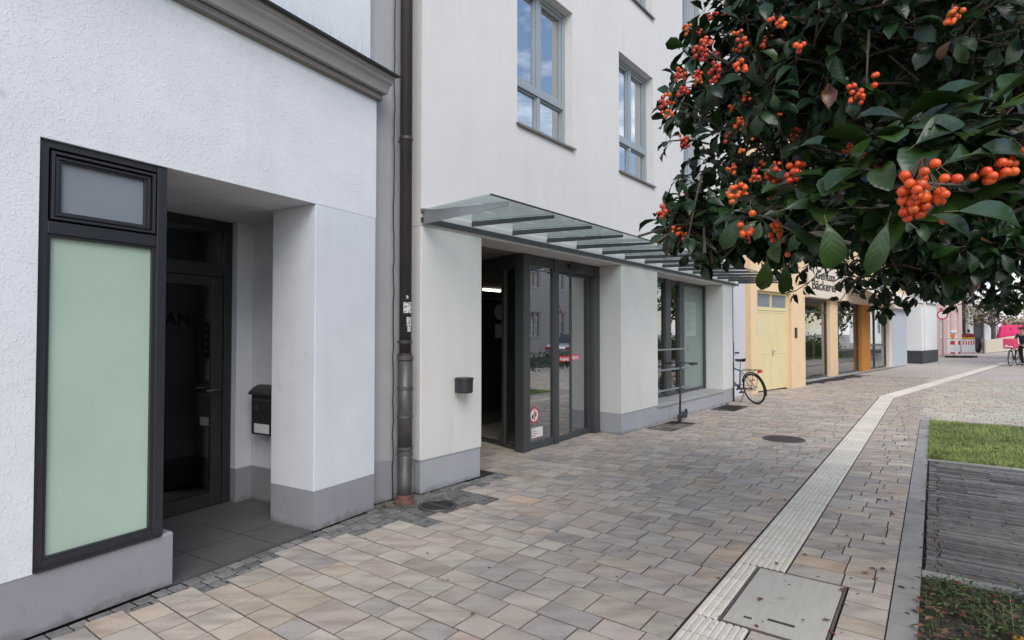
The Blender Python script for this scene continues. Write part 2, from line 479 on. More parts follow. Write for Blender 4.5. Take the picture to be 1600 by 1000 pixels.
def leafmat():
    m = bpy.data.materials.new('leaf'); m.use_nodes = True
    N, L = nodes(m); b = N['Principled BSDF']
    b.inputs['Roughness'].default_value = .29
    b.inputs['Specular IOR Level'].default_value = .36
    at = N.new('ShaderNodeAttribute'); at.attribute_name = 'Col'
    uv = N.new('ShaderNodeUVMap'); uv.uv_map = 'UVMap'
    sp = N.new('ShaderNodeSeparateXYZ'); L.new(uv.outputs[0], sp.inputs[0])
    ab = N.new('ShaderNodeMath'); ab.operation = 'ABSOLUTE'; L.new(sp.outputs[1], ab.inputs[0])
    mu = N.new('ShaderNodeMath'); mu.operation = 'MULTIPLY'; mu.inputs[1].default_value = -.55; L.new(ab.outputs[0], mu.inputs[0])
    ad = N.new('ShaderNodeMath'); L.new(sp.outputs[0], ad.inputs[0]); L.new(mu.outputs[0], ad.inputs[1])
    m2 = N.new('ShaderNodeMath'); m2.operation = 'MULTIPLY'; m2.inputs[1].default_value = 44; L.new(ad.outputs[0], m2.inputs[0])
    si = N.new('ShaderNodeMath'); si.operation = 'SINE'; L.new(m2.outputs[0], si.inputs[0])
    bp = N.new('ShaderNodeBump'); bp.inputs['Strength'].default_value = .16; bp.inputs['Distance'].default_value = .0006
    L.new(si.outputs[0], bp.inputs['Height'])
    # pale midrib
    mr = N.new('ShaderNodeMapRange'); mr.inputs['From Min'].default_value = .02; mr.inputs['From Max'].default_value = .05
    mr.inputs['To Min'].default_value = .35; mr.inputs['To Max'].default_value = 0
    L.new(ab.outputs[0], mr.inputs['Value'])
    ml = N.new('ShaderNodeMixRGB'); ml.blend_type = 'MULTIPLY'; ml.inputs[0].default_value = 1; ml.inputs[1].default_value = (1, 1, 1, 1)
    nz = N.new('ShaderNodeTexNoise'); nz.inputs['Scale'].default_value = 40; nz.inputs['Detail'].default_value = 4
    tc = N.new('ShaderNodeTexCoord'); L.new(tc.outputs['Object'], nz.inputs['Vector'])
    mrn = N.new('ShaderNodeMapRange'); mrn.inputs['From Min'].default_value = .3; mrn.inputs['From Max'].default_value = .7
    mrn.inputs['To Min'].default_value = .75; mrn.inputs['To Max'].default_value = 1.25; L.new(nz.outputs['Fac'], mrn.inputs['Value'])
    L.new(at.outputs['Color'], ml.inputs[1]); L.new(mrn.outputs[0], ml.inputs[2])
    mx = N.new('ShaderNodeMixRGB'); mx.inputs[2].default_value = (.03, .06, .02, 1)
    L.new(mr.outputs[0], mx.inputs[0]); L.new(ml.outputs[0], mx.inputs[1])
    L.new(mx.outputs[0], b.inputs['Base Color']); L.new(bp.outputs[0], b.inputs['Normal'])
    return m


M_LEAF = leafmat()
M_BERRY = mat('berry_skin', (1, 1, 1), .30, attr=True, var=.12, vscale=120, spec=.5)


def pavemat():
    """individual concrete pavers: colour per paver from attribute, streaky marbling, pits"""
    m = bpy.data.materials.new('paver_concrete'); m.use_nodes = True
    N, L = nodes(m); b = N['Principled BSDF']
    b.inputs['Roughness'].default_value = .78; b.inputs['Specular IOR Level'].default_value = .35
    at = N.new('ShaderNodeAttribute'); at.attribute_name = 'Col'
    geo = N.new('ShaderNodeNewGeometry'); tc = N.new('ShaderNodeTexCoord')
    # offset coordinates per paver using its colour so marbling differs
    vm = N.new('ShaderNodeVectorMath'); vm.operation = 'MULTIPLY_ADD'
    L.new(at.outputs['Color'], vm.inputs[0]); vm.inputs[1].default_value = (70, 50, 90)
    mp = N.new('ShaderNodeMapping'); mp.inputs['Scale'].default_value = (1.0, 3.2, 1)
    L.new(tc.outputs['Object'], mp.inputs['Vector'])
    L.new(mp.outputs[0], vm.inputs[2])
    n1 = N.new('ShaderNodeTexNoise'); n1.inputs['Scale'].default_value = 3.0; n1.inputs['Detail'].default_value = 5
    L.new(vm.outputs[0], n1.inputs['Vector'])
    mr = N.new('ShaderNodeMapRange'); mr.inputs['From Min'].default_value = .42; mr.inputs['From Max'].default_value = .66
    L.new(n1.outputs['Fac'], mr.inputs['Value'])
    mx = N.new('ShaderNodeMixRGB'); mx.blend_type = 'MULTIPLY'; mx.inputs[2].default_value = (.70, .69, .69, 1)
    L.new(mr.outputs[0], mx.inputs[0]); L.new(at.outputs['Color'], mx.inputs[1])
    # fine speckle
    n2 = N.new('ShaderNodeTexNoise'); n2.inputs['Scale'].default_value = 130; n2.inputs['Detail'].default_value = 3
    L.new(tc.outputs['Object'], n2.inputs['Vector'])
    mr2 = N.new('ShaderNodeMapRange'); mr2.inputs['From Min'].default_value = .3; mr2.inputs['From Max'].default_value = .7
    mr2.inputs['To Min'].default_value = .84; mr2.inputs['To Max'].default_value = 1.14; L.new(n2.outputs['Fac'], mr2.inputs['Value'])
    mm = N.new('ShaderNodeMixRGB'); mm.blend_type = 'MULTIPLY'; mm.inputs[0].default_value = 1
    L.new(mx.outputs[0], mm.inputs[1]); L.new(mr2.outputs[0], mm.inputs[2])
    # broad grime
    n3 = N.new('ShaderNodeTexNoise'); n3.inputs['Scale'].default_value = .9; n3.inputs['Detail'].default_value = 8; n3.inputs['Roughness'].default_value = .65
    L.new(tc.outputs['Object'], n3.inputs['Vector'])
    mr3 = N.new('ShaderNodeMapRange'); mr3.inputs['From Min'].default_value = .35; mr3.inputs['From Max'].default_value = .7
    mr3.inputs['To Min'].default_value = .90; mr3.inputs['To Max'].default_value = 1.08; L.new(n3.outputs['Fac'], mr3.inputs['Value'])
    m4 = N.new('ShaderNodeMixRGB'); m4.blend_type = 'MULTIPLY'; m4.inputs[0].default_value = 1
    L.new(mm.outputs[0], m4.inputs[1]); L.new(mr3.outputs[0], m4.inputs[2])
    # brown leaf stains
    n5 = N.new('ShaderNodeTexNoise'); n5.inputs['Scale'].default_value = 5.5; n5.inputs['Detail'].default_value = 3
    L.new(tc.outputs['Object'], n5.inputs['Vector'])
    mr5 = N.new('ShaderNodeMapRange'); mr5.inputs['From Min'].default_value = .70; mr5.inputs['From Max'].default_value = .78
    mr5.inputs['To Max'].default_value = .5
    L.new(n5.outputs['Fac'], mr5.inputs['Value'])
    m6 = N.new('ShaderNodeMixRGB'); m6.inputs[2].default_value = (.15, .10, .06, 1)
    L.new(mr5.outputs[0], m6.inputs[0]); L.new(m4.outputs[0], m6.inputs[1])
    L.new(m6.outputs[0], b.inputs['Base Color'])
    bp = N.new('ShaderNodeBump'); bp.inputs['Strength'].default_value = .35; bp.inputs['Distance'].default_value = .002
    L.new(n2.outputs['Fac'], bp.inputs['Height']); L.new(bp.outputs[0], b.inputs['Normal'])
    return m


M_PAVE = pavemat()


def farpave():
    m = bpy.data.materials.new('far_paving'); m.use_nodes = True
    N, L = nodes(m); b = N['Principled BSDF']; b.inputs['Roughness'].default_value = .8
    tc = N.new('ShaderNodeTexCoord')
    mp = N.new('ShaderNodeMapping'); mp.inputs['Rotation'].default_value = (0, 0, R(36.5))
    L.new(tc.outputs['Object'], mp.inputs['Vector'])
    br = N.new('ShaderNodeTexBrick'); br.inputs['Scale'].default_value = 1
    br.inputs['Brick Width'].default_value = .3; br.inputs['Row Height'].default_value = .2; br.inputs['Mortar Size'].default_value = .006
    br.inputs['Color1'].default_value = (.55, .475, .41, 1); br.inputs['Color2'].default_value = (.48, .42, .365, 1)  # pale tones paint in the stronger light of the far plaza
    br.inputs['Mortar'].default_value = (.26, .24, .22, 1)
    L.new(mp.outputs[0], br.inputs['Vector'])
    n3 = N.new('ShaderNodeTexNoise'); n3.inputs['Scale'].default_value = .5; n3.inputs['Detail'].default_value = 8
    L.new(tc.outputs['Object'], n3.inputs['Vector'])
    mr3 = N.new('ShaderNodeMapRange'); mr3.inputs['To Min'].default_value = .8; mr3.inputs['To Max'].default_value = 1.2
    L.new(n3.outputs['Fac'], mr3.inputs['Value'])
    m4 = N.new('ShaderNodeMixRGB'); m4.blend_type = 'MULTIPLY'; m4.inputs[0].default_value = 1
    L.new(br.outputs[0], m4.inputs[1]); L.new(mr3.outputs[0], m4.inputs[2]); L.new(m4.outputs[0], b.inputs['Base Color'])
    return m


M_FARP = farpave()


def text(s, size, m, parent, loc, rot=(PI / 2, 0, 0), depth=.002, name='lettering', bold=False, shear=0, align='LEFT', sx=1):
    cu = bpy.data.curves.new(name, 'FONT')
    cu.body = s; cu.size = size; cu.extrude = depth; cu.shear = shear; cu.align_x = align
    if bold: cu.offset = size * .018
    t = bpy.data.objects.new(name + '_tmp', cu); col.objects.link(t)
    dg = bpy.context.evaluated_depsgraph_get()
    me = bpy.data.meshes.new_from_object(t.evaluated_get(dg))
    bpy.data.objects.remove(t)
    me.materials.clear(); me.materials.append(m)
    o = bpy.data.objects.new(name, me); col.objects.link(o)
    o.parent = parent; o.location = loc; o.rotation_euler = rot; o.scale = (sx, 1, 1)
    return o


def rz_of(deg): return R(90 - deg)      # heading (clockwise from +Y) to rotation: local x runs along the heading


def dirv(deg): return Vector((math.sin(R(deg)), math.cos(R(deg)), 0))


A1, A2, AP = 30.2, 38.55, 36.5
C1 = Vector((-1.189, 4.967, 0))
C2 = Vector((-0.862, 5.396, 0))
dP, nP = dirv(AP), dirv(AP + 90)


def AB(a, b, z=0): return dP * a + nP * b + Vector((0, 0, z))


def inframe(p, o, deg):
    d = dirv(deg); n = dirv(deg + 90); q = Vector((p[0], p[1], 0)) - o
    return q.dot(d), q.dot(n)


def px(u, v, d):
    """point at depth d metres seen towards photo position u,v (level approximation)"""
    return Vector(((u - 800) / FPX * d, d, EYE + (520 - v) / FPX * d))


#@@STRUCT
# ================================================================== GROUND
def quadab(a0, a1, b0, b1, z):
    return [AB(a0, b0, z), AB(a1, b0, z), AB(a1, b1, z), AB(a0, b1, z)]


mb = MB(); mb.add([(-400, -400, -.03), (400, -400, -.03), (400, 400, -.03), (-400, 400, -.03)], [(0, 1, 2, 3)])
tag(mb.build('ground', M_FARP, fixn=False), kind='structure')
mb = MB(); mb.add(quadab(-2.5, 24.2, -6.2, 5.0, -.019), [(0, 3, 2, 1)])
tag(mb.build('paving_bed', M_BED), kind='structure')
mb = MB(); mb.add(quadab(-30, 60, 6.5, 13.5, -.024), [(0, 3, 2, 1)])
tag(mb.build('road', M_ASPH), kind='structure')

STRIP0, STRIP1 = -1.075, -.785
KB0, KB1 = -.215, -.088
BEND_A = 16.2
FAR0 = AB(BEND_A, (STRIP0 + STRIP1) / 2)
FAR1 = Vector((24.9, 28.9, 0))
fd = (FAR1 - FAR0).normalized(); fn = Vector((fd.y, -fd.x, 0))


def far_strip_b(a):
    """b of the centre of the slanting part of the strip at row a"""
    da, db = fd.dot(dP), fd.dot(nP)
    return (STRIP0 + STRIP1) / 2 + (a - BEND_A) * db / da


rp = random.Random(3)
PCOL = [((.305, .268, .238), 5), ((.285, .255, .232), 5), ((.315, .255, .208), 2.4), ((.33, .245, .185), .6), ((.235, .215, .208), 2.4), ((.30, .25, .225), 3.5), ((.33, .30, .265), 2.2)]


def pcol():
    t = rp.random() * sum(w_ for _, w_ in PCOL)
    for c_, w_ in PCOL:
        t -= w_
        if t <= 0: break
    k = rp.uniform(.90, 1.08)
    t = rp.uniform(.98, 1.02)
    m_ = (.43, .385, .34); c_ = tuple(1.48 * q_ * .72 + m_[i_] * .28 for i_, q_ in enumerate(c_)); return (1.14 * c_[0] * k, 1.095 * c_[1] * k, 1.03 * c_[2] * k * t)


def ok_paver(c4):
    cx = sum((p for p in c4), Vector()) / 4
    s2_, n2_ = inframe(cx, C2, A2)
    s1_, n1_ = inframe(cx, C1, A1)
    for p in c4:
        s1, n1 = inframe(p, C1, A1); s2, n2 = inframe(p, C2, A2)
        if s1 < .2 and n1 < .055: return False
        if -.8 < s2 < .30 and n2 < .46 and s1 > -.12: return False
        if .34 <= s2 < .9 and n2 < .10: return False
    if .9 < s2_ < 4.05: return n2_ > -2.2
    if s2_ > 11.3:
        sy, ny = inframe(cx, Vector((5.902, 14.10, 0)), 48.5)
        return ny > -.15
    return n2_ > -.12 or (s2_ > 9 and n2_ > -.4)


def add_paver(mb, a0, a1, b0, b1, g=.0026, bev=.0026):
    cor = [AB(a0 + g, b0 + g), AB(a1 - g, b0 + g), AB(a1 - g, b1 - g), AB(a0 + g, b1 - g)]
    if not ok_paver(cor): return
    h = rp.uniform(-.0012, .0012)
    i4 = [AB(a0 + g + bev, b0 + g + bev, h), AB(a1 - g - bev, b0 + g + bev, h + rp.uniform(-.0008, .0008)), AB(a1 - g - bev, b1 - g - bev, h), AB(a0 + g + bev, b1 - g - bev, h)]
    lo = [p + Vector((0, 0, h - .003)) for p in cor]
    bt = [p + Vector((0, 0, -.018)) for p in cor]
    c_ = pcol()
    if a0 > 12.4 and b0 > -.3: c_ = tuple(min(.58, x * 1.25 * q_) for x, q_ in zip(c_, (1.03, .99, .95)))  # brighter light on the open plaza is put into these paver colours
    mb.add(i4 + lo, [(3, 2, 1, 0)], c=c_)
    mb.add(i4 + lo, [(0, 1, 5, 4), (1, 2, 6, 5), (2, 3, 7, 6), (3, 0, 4, 7)], c=tuple(x * .62 for x in c_))
    mb.add(lo + bt, [(0, 1, 5, 4), (1, 2, 6, 5), (2, 3, 7, 6), (3, 0, 4, 7)], c=tuple(x * .18 for x in c_))


def fill_row(mb, a0, a1, b0, b1):
    if b1 - b0 < .04: return
    b = b0
    first = rp.uniform(.12, .33)
    while b < b1 - 1e-6:
        L_ = first if b == b0 else rp.choice([.16, .20, .20, .24, .24, .30, .33])
        e = b + L_
        if b1 - e < .09: e = b1
        add_paver(mb, a0, a1, b, min(e, b1))
        b = e


mb = MB()
a = -2.0
rows = [.165, .20, .165, .245, .20, .165, .185]
ri = 0
while a < 24:
    h_ = rows[ri % len(rows)]; ri += 1 if rp.random() < .75 else 2
    a1_ = a + h_; am = (a + a1_) / 2
    if am < BEND_A - .05:
        fill_row(mb, a, a1_, -6.0, STRIP0 - .008)
        cuts = [a] + [q for q in (3.105, 3.968) if a < q < a1_] + [a1_]
        if am < 12.35:
            for q0, q1 in zip(cuts, cuts[1:]):
                fill_row(mb, q0, q1, -.432 if 3.10 < (q0 + q1) / 2 < 3.97 else STRIP1 + .008, KB0 - .004)
        else: fill_row(mb, a, a1_, STRIP1 + .008, 4.9)
    else:
        bc = far_strip_b(am); hw = .16
        fill_row(mb, a, a1_, -6.0, bc - hw); fill_row(mb, a, a1_, bc + hw, 4.9)
    if 12.3 > am: pass
    a = a1_
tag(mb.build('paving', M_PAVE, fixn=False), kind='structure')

# tactile guiding strip: ribbed plates
mb = MB()


def plate(a0, a1, b0, b1, P):
    nb = max(2, int(round((b1 - b0) / .037)))
    wv = (b1 - b0 - .004) / nb
    k = rp.uniform(.9, 1.05); c_ = (k, k * rp.uniform(.98, 1), k * rp.uniform(.95, 1))
    pts = []
    b = b0 + .002
    for i in range(nb):
        pts += [(b, -.0035), (b + wv * .18, .0025), (b + wv * .72, .0025), (b + wv * .9, -.0035)]
        b += wv
    pts.append((b, -.0035))
    a0 += .0015; a1 -= .0015
    vs = []
    for bb, z in pts: vs += [P(a0, bb, z), P(a1, bb, z)]
    fs = [(2 * i, 2 * i + 1, 2 * i + 3, 2 * i + 2) for i in range(len(pts) - 1)]
    mb.add(vs, fs, c=c_)
    e = [P(a0, b0 + .002, -.0035), P(a0, b1 - .002, -.0035), P(a1, b1 - .002, -.0035), P(a1, b0 + .002, -.0035)]
    mb.add(e + [q + Vector((0, 0, -.008)) for q in e], [(0, 1, 5, 4), (1, 2, 6, 5), (2, 3, 7, 6), (3, 0, 4, 7)], c=c_)


a = -1.9
while a < BEND_A - .1:
    e = min(a + .30, BEND_A + .02)
    if e > 3.10 and a < 3.10: e = 3.10
    if a < 3.965 and e > 3.965: e = 3.965
    if 3.09 < (a + e) / 2 < 3.965: plate(a, e, STRIP0, -.948, AB)
    else: plate(a, e, STRIP0, STRIP1, AB)
    a = e
def PF(s, b, z): return FAR0 + fd * s + fn * b + Vector((0, 0, z))
s_ = -.08
while s_ < (FAR1 - FAR0).length:
    plate(s_, s_ + .6, -.165, .165, PF); s_ += .6
tag(mb.build('tactile_strip', M_STRIP, fixn=False), kind='structure')

# stone kerb between the paving and the planted bed
mb = MB(); a = -1.9
while a < 12.3:
    k = rp.uniform(.85, 1.15); e = min(a + .52, 12.30)
    vs = [AB(a + .003, KB0, .004), AB(e - .003, KB0, .004), AB(e - .003, KB1, .004), AB(a + .003, KB1, .004)]
    mb.add(vs + [q - Vector((0, 0, .05)) for q in vs], [(3, 2, 1, 0), (0, 1, 5, 4), (1, 2, 6, 5), (2, 3, 7, 6), (3, 0, 4, 7)], c=(k, k, k))
    a = e
for aa, bb in ((8.42, .10), (4.42, .10)):
    b = KB1 + .004
    while b < 4.9:
        k = rp.uniform(1.0, 1.25); vs = [AB(aa, b, .008), AB(aa + bb, b, .008), AB(aa + bb, b + .75, .008), AB(aa, b + .75, .008)]
        mb.add(vs + [q - Vector((0, 0, .06)) for q in vs], [(3, 2, 1, 0), (0, 1, 5, 4), (1, 2, 6, 5), (2, 3, 7, 6), (3, 0, 4, 7)], c=(k, k, k))
        b += .755
tag(mb.build('kerb', M_KERB, fixn=False), kind='structure')

# dark narrow clinker laid in rows across the bed
mb = MB(); a = 4.525
while a < 8.41:
    h_ = rp.choice([.045, .05, .055, .035]); b = KB1 + .012 + rp.uniform(0, .01)
    first = True
    while b < 4.9:
        L_ = rp.uniform(.05, .09) if first and rp.random() < .9 else rp.choice([.22, .45, .6, .9])
        first = False
        k = rp.uniform(.55, 1.5); z = rp.uniform(-.006, .008); g = .004
        t1, t2 = rp.uniform(-.003, .003), rp.uniform(-.003, .003)
        vs = [AB(a + g, b + g, z), AB(a + h_ - g * .6, b + g, z + t1), AB(a + h_ - g * .6, b + L_ - g, z + t2), AB(a + g, b + L_ - g, z)]
        mb.add(vs + [q - Vector((0, 0, .04)) for q in vs], [(3, 2, 1, 0), (0, 1, 5, 4), (1, 2, 6, 5), (2, 3, 7, 6), (3, 0, 4, 7)], c=(k, k, k * 1.02))
        b += L_
    a += h_ + rp.choice([0, 0, .004])
tag(mb.build('clinker_path', M_SLATE, fixn=False), kind='structure')

# soil and turf sheets of the bed
mb = MB(); mb.add(quadab(-1.9, 4.42, KB1, 4.9, -.004), [(0, 3, 2, 1)])
tag(mb.build('soil', M_SOIL), kind='structure')
mb = MB(); mb.add(quadab(8.52, 12.30, KB1, 4.9, .0), [(0, 3, 2, 1)])
tag(mb.build('turf', M_TURF), kind='structure')

# granite setts along the house walls and around the drain
mb = MB()
def setts(o, deg, s0, s1, n0, n1, dark=1.0):
    d = dirv(deg); n = dirv(deg + 90); nn = n0
    while nn < n1:
        s = s0 + rp.uniform(-.03, 0)
        w_ = rp.uniform(.075, .09)
        while s < s1:
            l = rp.uniform(.08, .115); k = rp.uniform(.65, 1.25) * dark; z = -.006 + rp.uniform(-.003, .001)
            g = .005
            P = lambda u_, v_, zz: o + d * u_ + n * v_ + Vector((0, 0, zz))
            j = [rp.uniform(-.004, .004) for _ in range(8)]
            t = [P(s + g * 2 + j[0], nn + g * 2 + j[1], z), P(s + l - g * 2 + j[2], nn + g * 2 + j[3], z), P(s + l - g * 2 + j[4], nn + w_ - g * 2 + j[5], z), P(s + g * 2 + j[6], nn + w_ - g * 2 + j[7], z)]
            b_ = [P(s + g, nn + g, z - .006), P(s + l - g, nn + g, z - .006), P(s + l - g, nn + w_ - g, z - .006), P(s + g, nn + w_ - g, z - .006)]
            mb.add(t + b_, [(0, 1, 2, 3)[::-1], (0, 1, 5, 4), (1, 2, 6, 5), (2, 3, 7, 6), (3, 0, 4, 7)], c=(k, k, k))
            s += l
        nn += w_
setts(C1, A1, -6, -.1, .0, .52)
setts(C2, A2, -.60, .55, -.1, .70, .8)
setts(C2, A2, .36, 1.3, 0, .40)
setts(C1, A1, -.95, .15, .52, .85)
tag(mb.build('granite_setts', M_SETT, fixn=False), kind='structure')

# ================================================================== LEFT HOUSE
LB = thing('plastered_house', C1, rz_of(A1), 'rough white plastered house at the left with green glazed window and dark recessed doorway', 'building')
H1 = 2.52
mb = MB(); skinwall(mb, -7, 0, .31, 3.56, 0, .51, [(-2.41, -.655, .31, H1), (-.655, 0, .31, H1)])
mb.build('wall', M_PLASTER, LB)
mb = MB(); mb.box(-.655, 0, .001, .51, .298, H1)
mb.build('pillar', M_PLASTER_S, LB, bevel=.006)
mb = MB(); skinwall(mb, -7, -.018, 3.56, 10, .06, .56, [])
mb.build('upper_wall', M_PLASTER, LB)
# masonry behind: right flank of the recess, body, roof
mb = MB(); mb.box(-.34, 0, .51, 1.6, .30, H1); mb.box(-.5, -.34, 1.2, 1.6, .30, H1)
mb.build('recess_wall', M_PLASTER_S, LB, bevel=.004)
mb = MB(); mb.box(-.338, 0, .51, 1.596, 0, .30); mb.box(-.498, -.338, 1.196, 1.596, 0, .30); mb.box(-.652, -.002, .004, .507, 0, .298)
mb.build('plinth', M_PLINTH, LB)
mb = MB(); mb.prof([(.004, 0), (.25, 0), (.25, .30), (.235, .315), (.014, .315), (.004, .305)], -7, -1.712)
mb.build('plinth', M_PLINTH, LB, bevel=.004)
mb = MB(); mb.box(-2.41, -.34, .512, 2.6, H1, H1 + .2)
mb.build('ceiling', M_PLASTER_S, LB)
mb = MB(); mb.box(-7, 0, .57, 8, 2.8, 10); mb.box(-7, -2.45, .52, 8, 0, 2.8); mb.box(-.34, 0, 1.61, 8, 0, 2.8); mb.box(-2.45, -.34, 4.2, 8, 0, 2.8)
mb.build('body', M_PLASTER_S, LB)
mb = MB(); mb.prof([(-.1, 10), (8.1, 10), (4, 12.2)], -7, 0.0)
mb.build('roof', M_RED, LB)
# cornice
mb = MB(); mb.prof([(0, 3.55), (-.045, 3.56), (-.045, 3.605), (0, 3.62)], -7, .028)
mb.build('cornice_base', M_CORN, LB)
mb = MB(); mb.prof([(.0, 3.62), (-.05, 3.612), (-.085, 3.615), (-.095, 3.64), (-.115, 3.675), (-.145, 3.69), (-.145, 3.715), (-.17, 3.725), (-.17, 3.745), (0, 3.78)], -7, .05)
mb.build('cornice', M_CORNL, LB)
mb = MB(); mb.prof([(-.17, 3.745), (-.21, 3.738), (-.215, 3.752), (-.17, 3.760), (.06, 3.83), (.06, 3.80)], -7, .075)
lip = mb.build('cornice_capping', M_ROOFLIP, LB)
mb = MB()
x = -6.9
rs = random.Random(5)
while x < .06:
    for k in range(2):
        y = -.16 + .09 * k + rs.uniform(-.02, .02)
        mb.tube([(x, y, 3.76), (x + rs.uniform(-.02, .02), y + rs.uniform(-.02, .02), 3.87 + rs.uniform(0, .03))], .0012, seg=3, cap=False)
    x += .028
mb.build('bird_spikes', M_STEEL, lip)
# window element: green glass below, small grey pane above, side post
WX0, WX1 = -2.408, -1.77
wf = MB()
wf.box(WX0, WX0 + .045, .02, .10, .318, H1 - .003)
wf.box(-1.826, WX1, .012, .10, .318, H1 - .003)
wf.box(WX0 + .045, -1.826, .02, .10, H1 - .04, H1 - .003)
wf.box(WX0 + .045, -1.826, .02, .10, 2.035, 2.10)
wf.box(WX0 + .045, -1.826, .02, .10, .318, .357)
win = wf.build('window', M_FRAME, LB, bevel=.003)
mb = MB()
for (a_, b_, c_, d_) in ((WX0 + .045, -1.826, .357, 2.035),):
    mb.box(a_, a_ + .016, .03, .09, c_, d_); mb.box(b_ - .016, b_, .03, .09, c_, d_)
    mb.box(a_ + .016, b_ - .016, .03, .09, d_ - .016, d_); mb.box(a_ + .016, b_ - .016, .03, .09, c_, c_ + .012)
mb.build('glazing_bead', M_FRAME, win)
mb = MB(); a_, b_, c_, d_ = WX0 + .052, -1.832, 2.106, H1 - .05
for q in (0, .022):
    o_ = .004 + q
    t_ = .014
    yy = .012 + q * .6
    mb.box(a_ + o_, a_ + o_ + t_, yy, .09, c_ + o_, d_ - o_); mb.box(b_ - o_ - t_, b_ - o_, yy, .09, c_ + o_, d_ - o_)
    mb.box(a_ + o_ + t_, b_ - o_ - t_, yy, .09, d_ - o_ - t_, d_ - o_); mb.box(a_ + o_ + t_, b_ - o_ - t_, yy, .09, c_ + o_, c_ + o_ + t_)
mb.box(a_ + .04, a_ + .055, .035, .09, c_ + .04, d_ - .04); mb.box(b_ - .055, b_ - .04, .035, .09, c_ + .04, d_ - .04)
mb.box(a_ + .055, b_ - .055, .035, .09, d_ - .05, d_ - .04); mb.box(a_ + .055, b_ - .055, .035, .09, c_ + .04, c_ + .05)
mb.build('sash', M_FRAME, win, bevel=.002)
mb = MB(); mb.box(WX0 + .055, -1.84, .052, .06, .36, 2.03)
tag(mb.build('pane', M_FROST, win), 'tall pale green frosted pane')
mb = MB(); mb.box(WX0 + .09, -1.87, .055, .062, 2.14, H1 - .08)
tag(mb.build('pane', M_FROST2, win), 'small grey frosted pane')
mb = MB(); mb.box(-2.40, -1.775, .0, .05, .3155, .3175)
mb.prof([(-.012, .3165), (.02, .322), (.02, .318), (-.012, .3125)], -2.405, -1.79)
mb.build('sill', M_FRAME, win)
mb = MB(); mb.box(-1.80, -1.775, .10, 1.26, 0, H1 - .004); mb.box(-2.41, -2.38, .10, 1.26, .02, H1)
mb.build('side_panel', M_FRAME, LB)
# recess floor
mb = MB(); mb.box(-1.775, -.655, .02, .51, -.02, .003); mb.box(-1.775, -.34, .51, 1.3, -.02, .003)
mb.build('doorstep', M_TILE, LB)
mb = MB()
for xx in (-1.4, -.98): mb.box(xx, xx + .004, .02, .9, .0034, .0044)
mb.box(-1.77, -.66, .42, .424, .0034, .0044)
mb.build('doorstep_joint', M_BED, LB)
# door at the back
mb = MB()
DY = 1.27
mb.box(-1.775, -1.70, DY, DY + .08, .004, H1 - .004); mb.box(-.575, -.50, DY, DY + .08, .004, H1 - .004)
mb.box(-1.70, -.575, DY, DY + .08, H1 - .07, H1 - .004); mb.box(-1.70, -.575, DY, DY + .08, 2.02, 2.13)
dr = mb.build('door', M_BLACKP, LB, bevel=.003)
mb = MB()
mb.box(-1.695, -1.60, DY + .012, DY + .07, .01, 2.015); mb.box(-.675, -.58, DY + .012, DY + .07, .01, 2.015)
mb.box(-1.60, -.675, DY + .012, DY + .07, 1.935, 2.015); mb.box(-1.60, -.675, DY + .012, DY + .07, .01, .12)
lf = mb.build('door_leaf', M_BLACKP, dr, bevel=.003)
mb = MB(); mb.box(-1.60, -.675, DY + .035, DY + .043, .12, 1.935)
mb.build('pane', G_DARK, dr)
mb = MB(); mb.box(-1.70, -.575, DY + .035, DY + .043, 2.13, H1 - .07)
mb.build('pane', G_DARK, dr)
mb = MB(); mb.tube([(-.64, DY + .0, 1.02), (-.64, DY - .045, 1.02), (-.76, DY - .05, 1.02)], .008)
mb.build('handle', M_CAST, dr, smooth=True)
text('EINGANG', .15, M_TEXTB, dr, (-1.415, DY + .030, 1.585), name='lettering', bold=True, depth=.001)
# dark hall behind it
mb = MB(); mb.box(-2.4, -.2, 1.36, 4.1, -.02, 0.002)
mb.build('hall_floor', M_DARK, LB)
mb = MB(); mb.box(-2.45, -2.4, 1.3, 4.1, 0, 2.7); mb.box(-.345, -.33, 1.62, 4.1, 0, 2.7); mb.box(-2.4, -.35, 4.0, 4.1, 0, 2.7); mb.box(-2.4, -.35, 1.36, 4.0, 2.6, 2.68)
mb.build('hall_wall', M_ROOM, LB)

# mailbox on the flank of the recess
MX = C1 + dirv(A1) * (-.34) - dirv(A1 + 90) * .90
mbx = thing('mailbox', MX + Vector((0, 0, .62)), rz_of(A1), 'dark curved metal mailbox on the wall inside the doorway recess', 'mailbox')
mb = MB(); mb.prof([(-.15, 0), (.15, 0), (.15, .36), (-.15, .36)], -.115, -.004)
mb.build('case', M_BLACKP, mbx, bevel=.012)
mb = MB(); mb.profy([(-.14, .352), (-.004, .352), (-.004, .435), (-.05, .43), (-.09, .41), (-.128, .38)], -.165, .165)
mb.build('lid', M_BLACKP, mbx, bevel=.006)
mb = MB(); mb.box(-.1185, -.1155, -.10, .10, .02, .10)
tag(mb.build('name_plate', M_PAPER, mbx), 'pale paper name plate')
mb = MB(); mb.box(-.120, -.1155, .05, .09, .22, .26); mb.box(-.119, -.1155, -.12, .12, .30, .315)
mb.build('lock', M_CAST, mbx)
# second dark plate above the mailbox edge
pl_ = thing('bell_plate', MX + Vector((0, 0, 1.28)), rz_of(A1), 'narrow black doorbell plate above the mailbox in the recess', 'doorbell')
mb = MB(); mb.box(-.03, -.002, -.22, -.12, 0, .34); mb.build('plate', M_BLACKP, pl_, bevel=.003)
for k in range(4):
    mb = MB(); mb.box(-.034, -.030, -.19, -.15, .05 + k * .07, .08 + k * .07); mb.build('button', M_STEEL, pl_)

